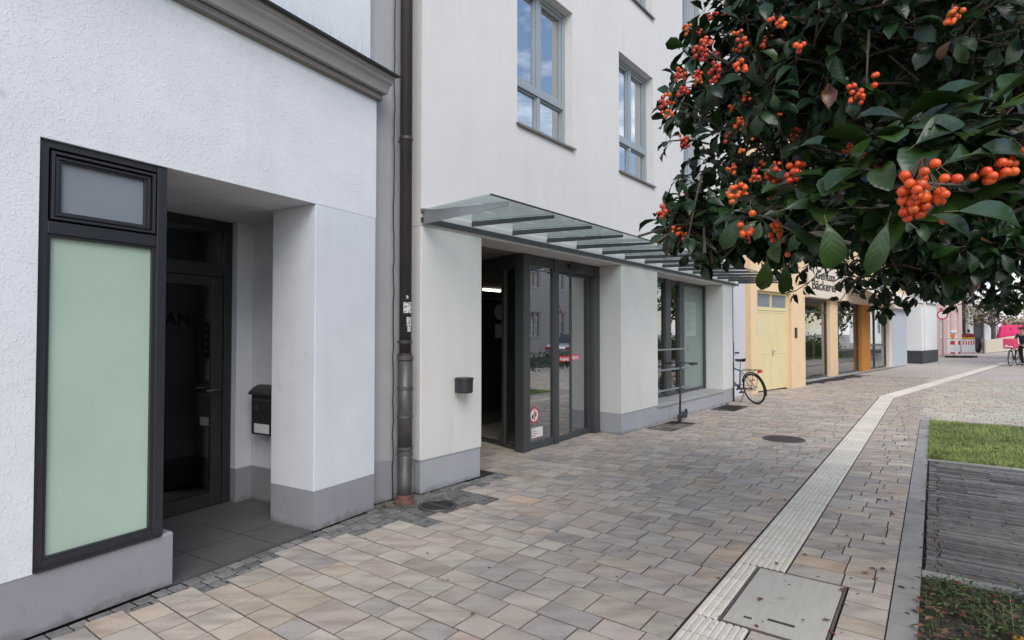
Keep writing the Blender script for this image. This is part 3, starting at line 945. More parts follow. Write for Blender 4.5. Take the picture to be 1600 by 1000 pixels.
# ================================================================== MIDDLE HOUSE
RB = thing('street_building', C2, rz_of(A2), 'pale plastered building with glass canopy, sliding doors and grey framed windows', 'building')
H2 = 2.54
WINS = [(1.48, 2.67), (3.96, 5.15), (6.44, 7.63)]
FLO = [(3.97, 5.76), (6.79, 8.58), (9.61, 11.4)]
holes = [(a_, b_, c_, d_) for a_, b_ in WINS for c_, d_ in FLO]
mb = MB(); skinwall(mb, 0, 9.40, H2, 13, 0, .42, holes)
wall2 = mb.build('wall', M_FAC2, RB, bevel=.004)
mb = MB(); mb.box(0, .868, 0, .42, .308, H2)
mb.build('pier', M_FAC2, RB, bevel=.012)
mb = MB(); mb.box(4.015, 5.29, 0, .42, .302, H2); mb.box(4.018, 4.6, .42, .6, .0, H2)
mb.build('pier', M_FAC2, RB, bevel=.012)
mb = MB(); mb.box(8.567, 9.19, 0, .42, .30, H2)
mb.build('pier', M_FAC2, RB, bevel=.012)
mb = MB(); mb.box(.012, .858, .012, .41, 0, .308); mb.build('plinth', M_PLINTH2, RB, bevel=.003)
mb = MB(); mb.box(4.017, 5.283, .012, .41, 0, .302); mb.build('plinth', M_PLINTH2, RB, bevel=.003)
mb = MB(); mb.box(8.56, 9.18, .012, .41, 0, .30); mb.box(5.283, 8.56, .016, .41, 0, .27); mb.build('plinth', M_PLINTH2, RB, bevel=.003)
mb = MB(); mb.box(5.287, 8.565, -.012, .415, .272, .325); mb.build('sill', M_CONC, RB, bevel=.005)
# recessed grey strip towards the left house
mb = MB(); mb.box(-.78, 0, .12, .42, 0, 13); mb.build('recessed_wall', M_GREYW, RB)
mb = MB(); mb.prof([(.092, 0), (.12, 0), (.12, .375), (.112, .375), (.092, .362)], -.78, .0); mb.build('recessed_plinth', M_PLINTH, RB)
# body
mb = MB()
mb.box(-.78, 9.4, 8, 8.3, 0, 13); mb.box(-.78, -.6, .42, 8, 0, 13); mb.box(9.2, 9.4, .42, 8, 0, 13)
for z in (2.62, 5.95, 8.75, 11.7): mb.box(-.6, 9.2, .42, 8, z, z + .25)
for x in (3.3, 5.8):
    mb.box(x, x + .12, .42, 8, 2.87, 12.9)
mb.build('inner_wall', M_ROOM, RB)
mb = MB(); mb.prof([(-.1, 13), (8.4, 13), (4, 15)], -.78, 9.4); mb.build('roof', M_RED, RB)


def facade_window(x0, x1, z0, z1):
    f = MB(); y0, y1 = .12, .19; t = .055; xm = (x0 + x1) / 2; zt = z0 + .545
    f.box(x0, x0 + t, y0, y1, z0, z1); f.box(x1 - t, x1, y0, y1, z0, z1)
    f.box(x0 + t, x1 - t, y0, y1, z1 - t, z1); f.box(x0 + t, x1 - t, y0, y1, z0, z0 + .05)
    f.box(x0 + t, x1 - t, y0 - .01, y1, zt - .045, zt + .045)
    f.box(xm - .045, xm + .045, y0 + .003, y1, zt + .045, z1 - t); f.box(xm - .03, xm + .03, y0 + .003, y1, z0 + .05, zt - .045)
    o = f.build('window', M_WFRAME, RB, bevel=.004)
    for a_, b_, c_, d_, tt in ((x0 + t, xm - .045, zt + .045, z1 - t, .035), (xm + .045, x1 - t, zt + .045, z1 - t, .035), (x0 + t, xm - .03, z0 + .05, zt - .045, .02), (xm + .03, x1 - t, z0 + .05, zt - .045, .02)):
        s_ = MB()
        s_.box(a_ + .003, a_ + tt, y0 + .02, y1 - .004, c_ + .003, d_ - .003); s_.box(b_ - tt, b_ - .003, y0 + .02, y1 - .004, c_ + .003, d_ - .003)
        s_.box(a_ + tt, b_ - tt, y0 + .02, y1 - .004, d_ - tt, d_ - .003); s_.box(a_ + tt, b_ - tt, y0 + .02, y1 - .004, c_ + .003, c_ + tt)
        s_.build('sash', M_WFRAME, o)
        g_ = MB(); g_.box(a_ + tt - .004, b_ - tt + .004, y0 + .045, y0 + .05, c_ + tt - .004, d_ - tt + .004); g_.build('pane', G_WIN, o)
    s_ = MB(); s_.prof([(-.04, z0 - .022), (.12, z0 + .006), (.12, z0 - .006), (-.036, z0 - .032)], x0 - .02, x1 + .03)
    s_.box(x0 - .02, x1 + .03, -.04, -.034, z0 - .05, z0 - .022)
    so_ = s_.build('window_sill', M_CORN, o)
    s_ = MB(); r_ = random.Random(int(x0 * 10 + z0)); x = x0
    while x < x1 + .03:
        s_.tube([(x, -.01 + r_.uniform(-.02, .02), z0 - .015), (x + r_.uniform(-.015, .015), -.02 + r_.uniform(-.02, .02), z0 + .09)], .0011, seg=3, cap=False); x += .035
    s_.build('bird_spikes', M_STEEL, o)
    c_ = MB()
    n = 14; zz = [(x1 - .34 + .30 * i / n, .34 + .02 * math.sin(i * 1.7)) for i in range(n + 1)]
    vs = []
    for x, y in zz: vs += [(x, y, z0 + .02), (x, y, z1 - .05)]
    c_.add(vs, [(2 * i, 2 * i + 2, 2 * i + 3, 2 * i + 1) for i in range(n)])
    c_.build('curtain', M_CURT, o, fixn=False, smooth=True)


for a_, b_ in WINS:
    for c_, d_ in FLO: facade_window(a_, b_, c_, d_)

# lobby shell
mb = MB(); mb.box(.0, 8.6, .9, 8, -.025, -.013); mb.box(2.4, 8.5, .5, 2.2, -.012, -.002); mb.build('lobby_floor', M_ROOMF, RB)
mb = MB(); mb.box(.868, .95, .42, 2.1, 0, 2.6); mb.box(.868, 2.62, 2.1, 2.2, 0, 2.6); mb.box(.0, .1, 2.2, 8, 0, 2.6); mb.box(9.0, 9.1, .5, 8, 0, 2.6)
mb.box(4.1, 4.2, .6, 1.9, 0, 2.6)
mb.build('lobby_wall', M_ROOM, RB)
mb = MB(); mb.box(.868, 9.19, .42, 8, 2.545, 2.615); mb.build('lobby_ceiling', M_ROOM, RB)
mb = MB(); mb.box(6.2, 6.8, 4.66, 4.71, 2.50, 2.53); mb.build('lamp_tube', M_LAMP, RB)
mb = MB(); mb.box(7.2, 8.4, 3.22, 3.28, 2.49, 2.53); mb.build('lamp_tube', M_LAMP, RB)
mb = MB(); mb.box(4.4, 5.25, 3.2, 3.24, .0, 2.16); ip = mb.build('inner_door', M_DARK, RB)
mb = MB(); mb.box(5.25, 5.30, 3.18, 3.25, .0, 2.2); mb.build('door_post', M_YELV, ip)
mb = MB(); mb.lathe([(.16, 0), (.16, .006)], (5.0, 3.19, 1.93), 'y', 28); mb.box(4.86, 5.14, 3.188, 3.196, 1.42, 1.70); mb.build('notice', M_PAPER, ip)

# ---- sliding door vestibule
VA = (2.15, .40); ang = math.atan2(.99, .27)
VL = (2.15 + .60, .40 + 2.2)
ves = thing('sliding_door_vestibule', C2, rz_of(A2), 'dark grey framed glass sliding door entrance under the canopy between two plastered piers', 'entrance')
mb = MB()
mb.box(2.075, 2.215, .36, .50, .0, H2 - .003)
mb.box(2.80, 2.895, .37, .47, .0, H2 - .003)
mb.box(3.862, 4.012, .37, .47, .0, H2 - .003)
mb.box(2.215, 2.80, .385, .46, 2.40, H2 - .003); mb.box(2.895, 3.862, .385, .49, 2.38, H2 - .003)
mb.box(2.215, 2.80, .39, .45, .004, .10)
mb.build('frame', M_DFRAME, ves, bevel=.004)
mb = MB(); mb.box(2.215, 2.80, .415, .425, .10, 2.40); mb.build('fixed_pane', G_DOOR, ves)
for (x0, x1, y) in ((2.90, 3.29, .415), (3.25, 3.86, .455)):
    f = MB(); f.box(x0, x0 + .035, y, y + .035, .012, 2.378); f.box(x1 - .035, x1, y, y + .035, .012, 2.378)
    f.box(x0 + .035, x1 - .035, y, y + .035, .012, .085); f.box(x0 + .035, x1 - .035, y, y + .035, 2.34, 2.378)
    o = f.build('sliding_leaf', M_DFRAME, ves, bevel=.003)
    f = MB(); f.box(x0 + .035, x1 - .035, y + .014, y + .022, .085, 2.34); f.build('pane', G_DOOR, o)
# slanting flank
fl = MB()
ux, uy = math.cos(ang), math.sin(ang)
def FLK(s, t, z): return (2.15 + ux * s + uy * t, .44 + uy * s - ux * t, z)
def fbox(m_, s0, s1, t0, t1, z0, z1):
    vs = [FLK(s, t, z) for z in (z0, z1) for t in (t0, t1) for s in (s0, s1)]
    m_.add(vs, [(0, 2, 3, 1), (4, 5, 7, 6), (0, 1, 5, 4), (2, 6, 7, 3), (0, 4, 6, 2), (1, 3, 7, 5)])
fbox(fl, .06, 1.85, -.04, .05, 2.36, H2 - .003)
fbox(fl, .06, 1.75, -.03, .03, .0, .05)
fbox(fl, .06, .13, -.03, .04, .0, 2.36); fbox(fl, .36, .42, -.03, .04, .0, 2.36)
fbox(fl, 1.75, 1.85, -.04, .05, 0, H2)
fl.build('side_frame', M_DFRAME, ves, bevel=.003)
fl = MB(); fbox(fl, .13, .36, .0, .008, .06, 2.36); fl.build('side_pane', G_DARK, ves)
mb = MB(); mb.box(3.15, 3.42, .345, .385, 2.43, 2.50)
mb.build('sensor', M_BLACKP, ves, bevel=.008)
fl = MB(); fbox(fl, 1.0, 1.35, -.09, -.04, 2.42, 2.50); fl.build('sensor', M_BLACKP, ves, bevel=.006)
# stickers on the glass
YS = .4135
f = MB(); f.lathe([(.105, 0), (.105, .0012)], (2.37, YS - .0012, .44), 'y', 36); st = f.build('round_sticker', M_REDS, ves)
f = MB(); f.lathe([(.083, 0), (.083, .001)], (2.37, YS - .0024, .44), 'y', 36); f.build('sticker_face', M_PAPER, st)
f = MB(); f.prof([(YS - .0042, .365), (YS - .003, .365), (YS - .003, .515), (YS - .0042, .515)], 2.362, 2.378); f.build('sticker_bar', M_REDS, st)
f = MB(); f.profy([(2.315, .40), (2.35, .40), (2.35, .45), (2.34, .47), (2.33, .44), (2.31, .44)], YS - .0045, YS - .0032)
f.profy([(2.385, .42), (2.41, .42), (2.415, .47), (2.39, .49)], YS - .0045, YS - .0032); f.build('pictogram', M_TEXT, st)
f = MB(); f.box(2.31, 2.56, YS - .001, YS, .145, .275); ns = f.build('notice_sticker', M_PAPER, ves)
f = MB()
for k, l_ in enumerate((.05, .10, .12, .09)): f.box(2.32, 2.32 + l_, YS - .002, YS - .001, .25 - k * .028, .258 - k * .028)
f.build('print', M_REDS, ns)
f = MB(); f.box(2.955, 3.235, .4135, .4145, 1.115, 1.195); s1_ = f.build('door_label', M_REDS, ves)
text('Ausgang', .066, M_WHITE, s1_, (2.975, .4132, 1.135), bold=True, depth=.0004)
f = MB(); f.box(3.30, 3.56, .4535, .4545, 1.125, 1.205); s1_ = f.build('door_label', M_PINKS, ves)
text('Eingang', .066, M_WHITE, s1_, (3.315, .4532, 1.145), bold=True, depth=.0004)

# ---- bay window
bay = thing('shop_window', C2, rz_of(A2), 'grey framed display window with sill between two plastered piers', 'window')
f = MB(); Y0 = .40
for x0, x1 in ((5.29, 5.36), (6.48, 6.72), (7.14, 7.36), (8.50, 8.565)): f.box(x0, x1, Y0 - .03, Y0 + .06, .326, H2 - .003)
for x0, x1 in ((5.36, 6.48), (6.72, 7.14), (7.36, 8.50)):
    f.box(x0, x1, Y0, Y0 + .05, .326, .385); f.box(x0, x1, Y0, Y0 + .05, 2.46, H2 - .003)
f.build('frame', M_DFRAME, bay, bevel=.003)
for x0, x1 in ((5.36, 6.48), (6.72, 7.14)):
    f = MB(); f.box(x0, x1, Y0 + .02, Y0 + .028, .385, 2.46); f.build('pane', G_SHOP, bay)
f = MB(); f.box(7.36, 8.50, Y0 + .02, Y0 + .028, .385, 2.46); tag(f.build('pane', M_FROST3, bay), 'frosted grey green pane')
f = MB(); f.box(7.55, 8.10, Y0 + .0175, Y0 + .0195, 1.45, 2.15); ps = f.build('notice_sheet', mat('faint_white_film', (.30, .36, .34), .4), bay)
f = MB()
for k in range(11): f.box(7.6, 7.6 + .28 + .14 * math.sin(k * 2.3), Y0 + .0165, Y0 + .0175, 2.06 - k * .05, 2.075 - k * .05)
f.build('print', mat('faint_print', (.17, .21, .20), .5), ps)
# leaning rail in front of the window
rl = thing('window_rail', C2, rz_of(A2), 'galvanised three bar rail across the display window recess', 'railing')
for z in (1.22, .86, .50):
    f = MB(); f.tube([(5.30, .16, z), (7.0, .16, z)], .017, seg=12); f.tube([(7.0, .16, z), (7.02, .16, z)], .022, seg=12); f.build('bar', M_ZINC, rl, smooth=False)
f = MB(); f.tube([(5.40, .18, .326), (5.40, .18, 1.22)], .016, seg=10); f.build('post', M_ZINC, rl)
# window rail mats / gratings in the paving
for nm, (s0, s1, n0, n1), lab in (('cellar_grating', (4.75, 5.75, .03, .46), 'dark cellar grating in the paving before the second pier'), ('cellar_grating', (7.62, 8.62, .03, .50), 'dark cellar grating in the paving before the display window')):
    o = thing(nm, C2 + dirv(A2) * s0 + dirv(A2 + 90) * n1, rz_of(A2), lab, 'grating', 'cellar gratings at the wall')
    f = MB(); L_, W_ = s1 - s0, n1 - n0
    f.box(0, L_, 0, .02, -.01, .004); f.box(0, L_, W_ - .02, W_, -.01, .004); f.box(0, .02, .02, W_ - .02, -.01, .004); f.box(L_ - .02, L_, .02, W_ - .02, -.01, .004)
    f.build('rim', M_MATF, o)
    f = MB(); f.box(.02, L_ - .02, .02, W_ - .02, -.006, -.0005)
    x = .04
    while x < L_ - .03: f.box(x, x + .006, .02, W_ - .02, -.0005, .003); x += .03
    f.build('mesh_plate', M_MATF, o)

# wall ashtray
ash = thing('wall_ashtray', C2 + dirv(A2) * .51 + Vector((0, 0, .92)), rz_of(A2), 'small round black ashtray bin mounted on the first plastered pier', 'ashtray')
f = MB(); f.lathe([(.078, 0), (.085, .01), (.088, .125)], (0, -.085, 0), 'z', 28); f.build('bowl', M_BLACKP, ash, smooth=False)
f = MB(); f.lathe([(.094, .0), (.094, .022), (.08, .024)], (0, -.085, .127), 'z', 28); f.build('rim', M_BLACKP, ash)
f = MB(); f.box(-.05, .05, -.012, -.001, .0, .15); f.box(-.06, .06, -.03, -.012, .01, .03); f.build('bracket', M_CAST, ash)

# ---- glass canopy
can = thing('glass_canopy', C2 + Vector((0, 0, 2.55)), rz_of(A2), 'long glass canopy on dark steel fins above the sliding doors and display window', 'canopy')
CE = 1.05
f = MB(); f.box(-.005, 9.55, -.03, -.001, .02, .065); f.build('wall_rail', M_DFRAME, can)
f = MB(); f.box(-.01, .16, -.05, -.001, .115, .145); f.build('flashing', M_CORN, can)
N_F = 15
for k in range(N_F):
    x = .012 + k * .68
    f = MB(); h0 = .13; hl = .0 if k == 0 else .075
    f.prof([(-.02, hl), (-.02, h0), (-CE, .065), (-CE, .035)], x - .006, x + .006)
    o = f.build('fin', M_SILVER if k == 0 else M_DFRAME, can)
for k in range(N_F - 1):
    x0, x1 = .012 + k * .68 + .003, .012 + (k + 1) * .68 - .003
    f = MB()
    zb, zf = .133, .071
    xf0 = x0 - (.26 if k == 0 else 0)
    vs = [(x0, -.02, zb), (x1, -.02, zb), (x1, -CE - .03, zf), (xf0, -CE - .03, zf)]
    vs += [(a_, b_, c_ + .012) for a_, b_, c_ in vs]
    f.add(vs, [(3, 2, 1, 0), (4, 5, 6, 7), (0, 1, 5, 4), (1, 2, 6, 5), (2, 3, 7, 6), (3, 0, 4, 7)])
    f.build('glass_panel', G_CAN, can)
f = MB(); f.tube([(-.25, -CE - .035, .074), (9.55, -CE - .035, .074)], .008, seg=6); f.build('front_edge', M_DFRAME, can)

# ---- downpipes
def downpipe(loc, lab, foot=True, top=12.8, r=.056):
    o = thing('downpipe', loc, rz_of(A2), lab, 'downpipe', 'downpipes on the facade')
    f = MB(); f.tube([(0, 0, 1.3), (0, 0, top)], r, seg=20); p_ = f.build('pipe', M_PIPE, o, smooth=True)
    for z in ([1.3, 1.42] if foot else [1.3]) + [3.3, 5.3, 7.3]:
        f = MB(); f.lathe([(r + .002, 0), (r + .008, .004), (r + .008, .03), (r + .002, .034)], (0, 0, z), 'z', 20); f.tube([(0, r, z + .017), (0, .13, z + .017)], .006, seg=6); f.build('clamp', M_PIPE, o)
    rr = r + .012
    f = MB()
    if foot:
        f.tube([(0, 0, .42), (0, 0, 1.31)], rr, seg=20)
        f.tube([(0, 0, .44), (-.005, -.01, .36), (-.03, -.035, .26), (-.055, -.06, .16), (-.06, -.065, .02)], [rr, rr, rr * .97, rr * .95, rr * .95], seg=20)
    else: f.tube([(0, 0, .0), (0, 0, 1.31)], rr, seg=20)
    f.build('stand_pipe', M_CAST, o, smooth=True)
    if foot:
        f = MB()
        for z in (1.27, 1.0, .74, .45, .40): f.lathe([(rr + .001, 0), (rr + .008, .003), (rr + .008, .026), (rr + .001, .03)], (0, 0, z), 'z', 22)
        f.build('collar', M_CAST, o)
        f = MB(); f.lathe([(.098, -.01), (.09, .012), (.078, .03), (.073, .07)], (-.06, -.065, 0), 'z', 22); f.build('foot', M_RED, o)
    return o


dp = downpipe(C2 + dirv(A2) * -.185 - dirv(A2 + 90) * .005, 'brown downpipe with stickers between the two white houses')
f = MB()
def sticker_on(f, r, a0, a1, z0, z1, c=None):
    n = 8; vs = []
    for i in range(n + 1):
        t = a0 + (a1 - a0) * i / n
        vs += [(r * math.cos(t), r * math.sin(t), z0), (r * math.cos(t), r * math.sin(t), z1)]
    f.add(vs, [(2 * i, 2 * i + 2, 2 * i + 3, 2 * i + 1) for i in range(n)])
sticker_on(f, .0575, R(-150), R(-60), 1.70, 1.80); sticker_on(f, .0578, R(-120), R(-65), 1.585, 1.665); sticker_on(f, .0577, R(-115), R(-72), 1.53, 1.59)
sticker_on(f, .0577, R(-125), R(-105), 1.83, 1.86); sticker_on(f, .0577, R(-60), R(-45), 1.88, 1.99)
M_STK = mat('torn_paper', (.55, .55, .56), .7, dirt=((.07, .06, .06), 60, .52, .56, (1, 1, 1)))
f.build('sticker', M_STK, dp, fixn=False)
downpipe(C2 + dirv(A2) * 9.30 + dirv(A2 + 90) * -.06, 'thin dark downpipe behind the bicycle beside the lavender wall', foot=False, r=.038)
# cable beside the first pipe
f = MB(); rr_ = random.Random(9)
f.tube([(0, 0, z / 10) if z == 0 else (rr_.uniform(-.006, .006), rr_.uniform(-.004, .004), z * .1) for z in range(0, 125)], .006, seg=6)
cb = f.build('cable', M_BLACKP, None); cb.location = C2 + dirv(A2) * -.262 + dirv(A2 + 90) * -.08; tag(cb, 'thin black cable running up beside the brown downpipe', 'cable')

# drain grate by the pipe
gp = Vector((-.655, 5.06, 0))
gr = thing('drain_grate', gp, rz_of(A2), 'round cast iron drain grate set in granite setts by the downpipe', 'drain')
f = MB(); f.torus((0, 0, -.002), .155, .014, 'z', 40, 8); f.build('rim', M_CAST, gr, smooth=True)
f = MB(); f.box(-.02, .02, -.145, .145, -.008, .004)
for i in range(-6, 7):
    x = i * .026
    if abs(i) < 1 or abs(x) > .14: continue
    y = math.sqrt(max(0, .145 ** 2 - x ** 2)); f.box(x - .005, x + .005, -y, y, -.008, .003)
f.build('bars', M_MATF, gr)
f = MB(); f.lathe([(.15, 0), (.15, .001)], (0, 0, -.0095), 'z', 32); f.build('well', M_TEXTB, gr)
# round manhole further on
mp_ = AB(8.89, -1.75, 0)
mh = thing('manhole_cover', mp_, rz_of(AP), 'round brown iron manhole cover in the middle of the paving', 'manhole')
f = MB(); f.torus((0, 0, .0), .27, .012, 'z', 44, 8); f.build('rim', M_CAST, mh, smooth=True)
f = MB(); f.lathe([(.262, 0), (.262, .004)], (0, 0, 0), 'z', 44)
for i in range(-5, 6):
    for j in range(-5, 6):
        if i * i + j * j < 24: f.box(i * .045 - .013, i * .045 + .013, j * .045 - .013, j * .045 + .013, .004, .007)
f.build('cover', mat('rusty_iron', (.085, .066, .055), .7, metal=.3, var=.25, vscale=9), mh)
# rectangular concrete inspection cover next to the strip
ic_ = AB(3.11, -.44, 0)
ins = thing('inspection_cover', ic_, rz_of(AP), 'rectangular concrete filled inspection cover cut into the white tactile strip', 'manhole')
M_COVER = mat('brushed_concrete', (.50, .465, .405), .85, var=.08, vscale=4, bump=.6, bscale=60, bdist=.002, stretch=(1, 9, 1),
              dirt=((.27, .235, .20), 5, .58, .74, (1, 1, 1)), spec=.3)
LX, LW = .85, .50
f = MB(); f.box(.0, LX, .0, .010, -.02, .002); f.box(.0, LX, LW - .010, LW, -.02, .002); f.box(0, .010, .01, LW - .01, -.02, .002); f.box(LX - .01, LX, .01, LW - .01, -.02, .002)
f.build('frame', mat('rusted_frame', (.13, .105, .09), .8, var=.3, vscale=20), ins)
f = MB(); f.box(.016, LX - .016, .016, LW - .016, -.02, .003); f.build('slab', M_COVER, ins, bevel=.002)
f = MB(); f.box(.14, .165, .16, .29, .0032, .0042); f.box(.10, .12, .36, .40, .0032, .0042); f.build('lifting_slot', M_TEXT, ins)
# ================================================================== LAVENDER STRIP, YELLOW HOUSE, SHOP
LV = thing('narrow_house', C2 + dirv(A2) * 9.42 - dirv(A2 + 90) * .28, rz_of(A2), 'narrow lavender grey wall strip between the glass canopy and the apricot house', 'building')
f = MB(); f.box(0, 1.9, 0, 6, 0, 11.6); f.build('wall', M_LAV, LV)
f = MB(); f.prof([(-.1, 11.6), (6.1, 11.6), (3, 13.4)], 0, 1.9); f.build('roof', M_RED, LV)

YO = Vector((5.902, 14.10, 0)); AY = 48.5
YH = thing('apricot_house', YO, rz_of(AY), 'apricot plastered house with a pale yellow double door and transom light', 'building')
f = MB(); skinwall(f, 0, 3.27, 0, 10.9, 0, .5, [(.35, 2.36, 0, 2.60)]); f.build('wall', M_YEL, YH)
f = MB(); f.box(-1.6, 3.27, .5, 7, 2.7, 10.9); f.box(-1.6, -.0, .5, 7, 0, 2.7); f.box(2.6, 3.27, .5, 7, 0, 2.7); f.build('body', M_YEL, YH)
f = MB(); f.prof([(-.15, 10.9), (7.1, 10.9), (3.5, 13)], -1.6, 3.27); f.build('roof', M_RED, YH)
yd = MB(); y0 = .10
yd.box(.353, .42, y0, y0 + .1, 0, 2.597); yd.box(2.29, 2.357, y0, y0 + .1, 0, 2.597); yd.box(.42, 2.29, y0, y0 + .1, 2.53, 2.597); yd.box(.42, 2.29, y0, y0 + .1, 2.10, 2.19)
yd.box(1.33, 1.38, y0, y0 + .1, 2.19, 2.53)
dY = yd.build('door', M_YDOOR, YH, bevel=.004)
for x0, x1 in ((.425, 1.352), (1.358, 2.285)):
    f = MB(); f.box(x0, x1, y0 + .02, y0 + .07, .03, 2.095)
    for a_, b_ in ((x0, x0 + .05), (x1 - .05, x1)): f.box(a_, b_, y0 + .012, y0 + .02, .03, 2.095)
    f.box(x0 + .05, x1 - .05, y0 + .012, y0 + .02, .96, 1.0); f.box(x0 + .05, x1 - .05, y0 + .012, y0 + .02, 2.04, 2.095); f.box(x0 + .05, x1 - .05, y0 + .012, y0 + .02, .03, .06)
    f.build('door_leaf', M_YDOOR, dY, bevel=.003)
for x0, x1 in ((.42, 1.33), (1.38, 2.29)):
    f = MB(); f.box(x0, x1, y0 + .04, y0 + .05, 2.19, 2.53); f.build('pane', M_FROST2, dY)
f = MB(); f.tube([(1.42, y0 + .02, 1.03), (1.42, y0 - .04, 1.03), (1.54, y0 - .045, 1.03)], .011, seg=8); f.box(1.40, 1.44, y0 + .0, y0 + .012, .90, 1.10); f.build('handle', M_STEEL, dY)
sg = thing('door_notice', YO + dirv(AY) * .44 - dirv(AY + 90) * .08, rz_of(AY), 'white paper notices pinned on the left edge of the pale yellow door', 'notice')
f = MB(); f.box(-.02, .17, -.004, .0, 1.66, 1.80); f.box(-.02, .17, -.004, 0, 1.50, 1.63); f.box(-.03, .03, -.005, 0, 1.86, 2.06); f.build('sheet', M_PAPER, sg)
f = MB()
for k in range(4): f.box(.0, .14 - .02 * (k % 2), -.005, -.0042, 1.78 - k * .03, 1.788 - k * .03); f.box(.0, .12 + .02 * (k % 2), -.005, -.0042, 1.61 - k * .028, 1.618 - k * .028)
f.build('print', M_TEXT, sg)
icm = thing('intercom', YO + dirv(AY) * 2.62 + Vector((0, 0, 1.38)), rz_of(AY), 'small dark intercom panel on the apricot wall right of the yellow door', 'intercom')
f = MB(); f.box(-.06, .06, -.03, 0, 0, .28); f.build('panel', M_BLACKP, icm, bevel=.004)
for k in range(4):
    f = MB(); f.box(-.02, .04, -.034, -.03, .04 + k * .055, .07 + k * .055); f.build('button', M_STEEL, icm)

SO = Vector((9.063, 17.651, 0)); AS = 45.6
SH = thing('bakery_shop', SO, rz_of(AS), 'bakery shop front with cream sign board, green reflecting windows and an ochre pillar', 'building')
f = MB(); skinwall(f, -.35, 13.6, 2.62, 8.5, 0, .4, []); f.build('wall', M_YEL, SH)
f = MB(); f.box(-.35, 13.6, .4, 9, 2.75, 8.5); f.box(-.35, 13.6, 6, 6.2, 0, 2.75); f.box(-.35, .0, .0, 6, 0, 2.62); f.build('body', M_YEL, SH)
f = MB(); f.box(-.3, 13.5, .4, 6, 2.66, 2.74); f.build('shop_ceiling', M_ROOM, SH)
f = MB(); f.box(-.3, 13.5, .2, 6, .005, .02); f.build('shop_floor', M_ROOMF, SH)
f = MB(); f.prof([(-.15, 8.5), (9.1, 8.5), (4.5, 11)], -.35, 13.6); f.build('roof', M_RED, SH)
f = MB(); f.box(2.31, 3.13, -.02, .42, .05, 2.61); tag(f.build('pillar', M_YEL, SH), 'apricot pillar between the windows')
f = MB(); f.box(6.0, 7.2, -.03, .4, 0, 2.6); tag(f.build('pillar', M_ORANGE, SH), 'deep ochre orange pillar')
f = MB(); f.box(10.10, 10.62, -.03, .4, 0, 2.60); f.build('pillar', M_CREAM, SH)
f = MB(); f.box(10.64, 13.55, -.01, .4, 0, 2.61); tag(f.build('side_panel', M_LBLUE, SH), 'pale blue grey wall panel')
f = MB(); f.box(-.02, 10.6, -.05, .42, .0, .045); f.build('threshold', M_CONC, SH)
def shopwin(x0, x1, rails, lab=None):
    f = MB(); t = .05
    f.box(x0, x0 + t, .08, .16, .046, 2.61); f.box(x1 - t, x1, .08, .16, .046, 2.61); f.box(x0 + t, x1 - t, .08, .16, 2.54, 2.61); f.box(x0 + t, x1 - t, .08, .16, .046, .11)
    for z in rails: f.box(x0 + t, x1 - t, .08, .16, z, z + .06)
    o = f.build('window', M_DFRAME, SH)
    f = MB(); f.box(x0 + t, x1 - t, .115, .125, .11, 2.54); f.build('pane', G_SHOP, o)
shopwin(.02, 2.30, [2.17]); shopwin(3.14, 5.99, [2.17, .86]); shopwin(7.22, 8.3, [.98]); shopwin(8.3, 10.09, [.98])
f = MB()
for x, h in ((.5, 1.1), (1.4, 1.3), (3.8, .9), (4.9, 1.2), (7.8, 1.6), (9.2, 1.4)): f.box(x, x + .7, 1.6, 2.2, .02, h)
f.build('counter', M_CREAM, SH)
f = MB(); f.box(-.25, 3.2, -.22, -.001, 2.62, 2.80); f.box(-.22, 3.15, -.20, -.001, 2.80, 3.75); sb_ = f.build('sign_board', M_CREAM, SH, bevel=.01)
f = MB(); f.box(3.21, 13.5, -.22, -.001, 2.60, 3.30); f.build('fascia', M_CREAM, SH)
text('Genuss', .40, M_TEXT, sb_, (.30, -.205, 3.22), shear=.35, bold=True, depth=.004, sx=1.6)
text('Bäckerei', .42, M_TEXT, sb_, (.0, -.205, 2.88), bold=True, depth=.004, sx=1.6)
aw = thing('awning', SO + dirv(AS) * 3.3, rz_of(AS), 'cream shop awning folded out above the bakery windows beside the blue lettering', 'awning')
f = MB(); n = 3; vs = []
f.prof([(-.23, 3.35), (-1.3, 2.74), (-1.3, 2.72), (-.23, 3.32)], 0, 6.6); f.build('canvas', M_CREAM, aw)
f = MB()
for k in range(33):
    x = k * .2; f.prof([(-1.302, 2.74), (-1.309, 2.74), (-1.306, 2.60 if k % 2 else 2.56), (-1.300, 2.60 if k % 2 else 2.56)], x, x + .2)
f.build('valance', M_CREAM, aw)
f = MB(); f.tube([(0, -1.30, 2.72), (6.6, -1.30, 2.72)], .03, seg=8); f.box(0, 6.6, -.3, -.0, 3.28, 3.42)
for x in (.6, 3.3, 6.0): f.tube([(x, -.1, 2.9), (x, -.7, 2.75), (x, -1.28, 2.7)], .02, seg=6)
f.build('awning_frame', M_ZINC, aw)

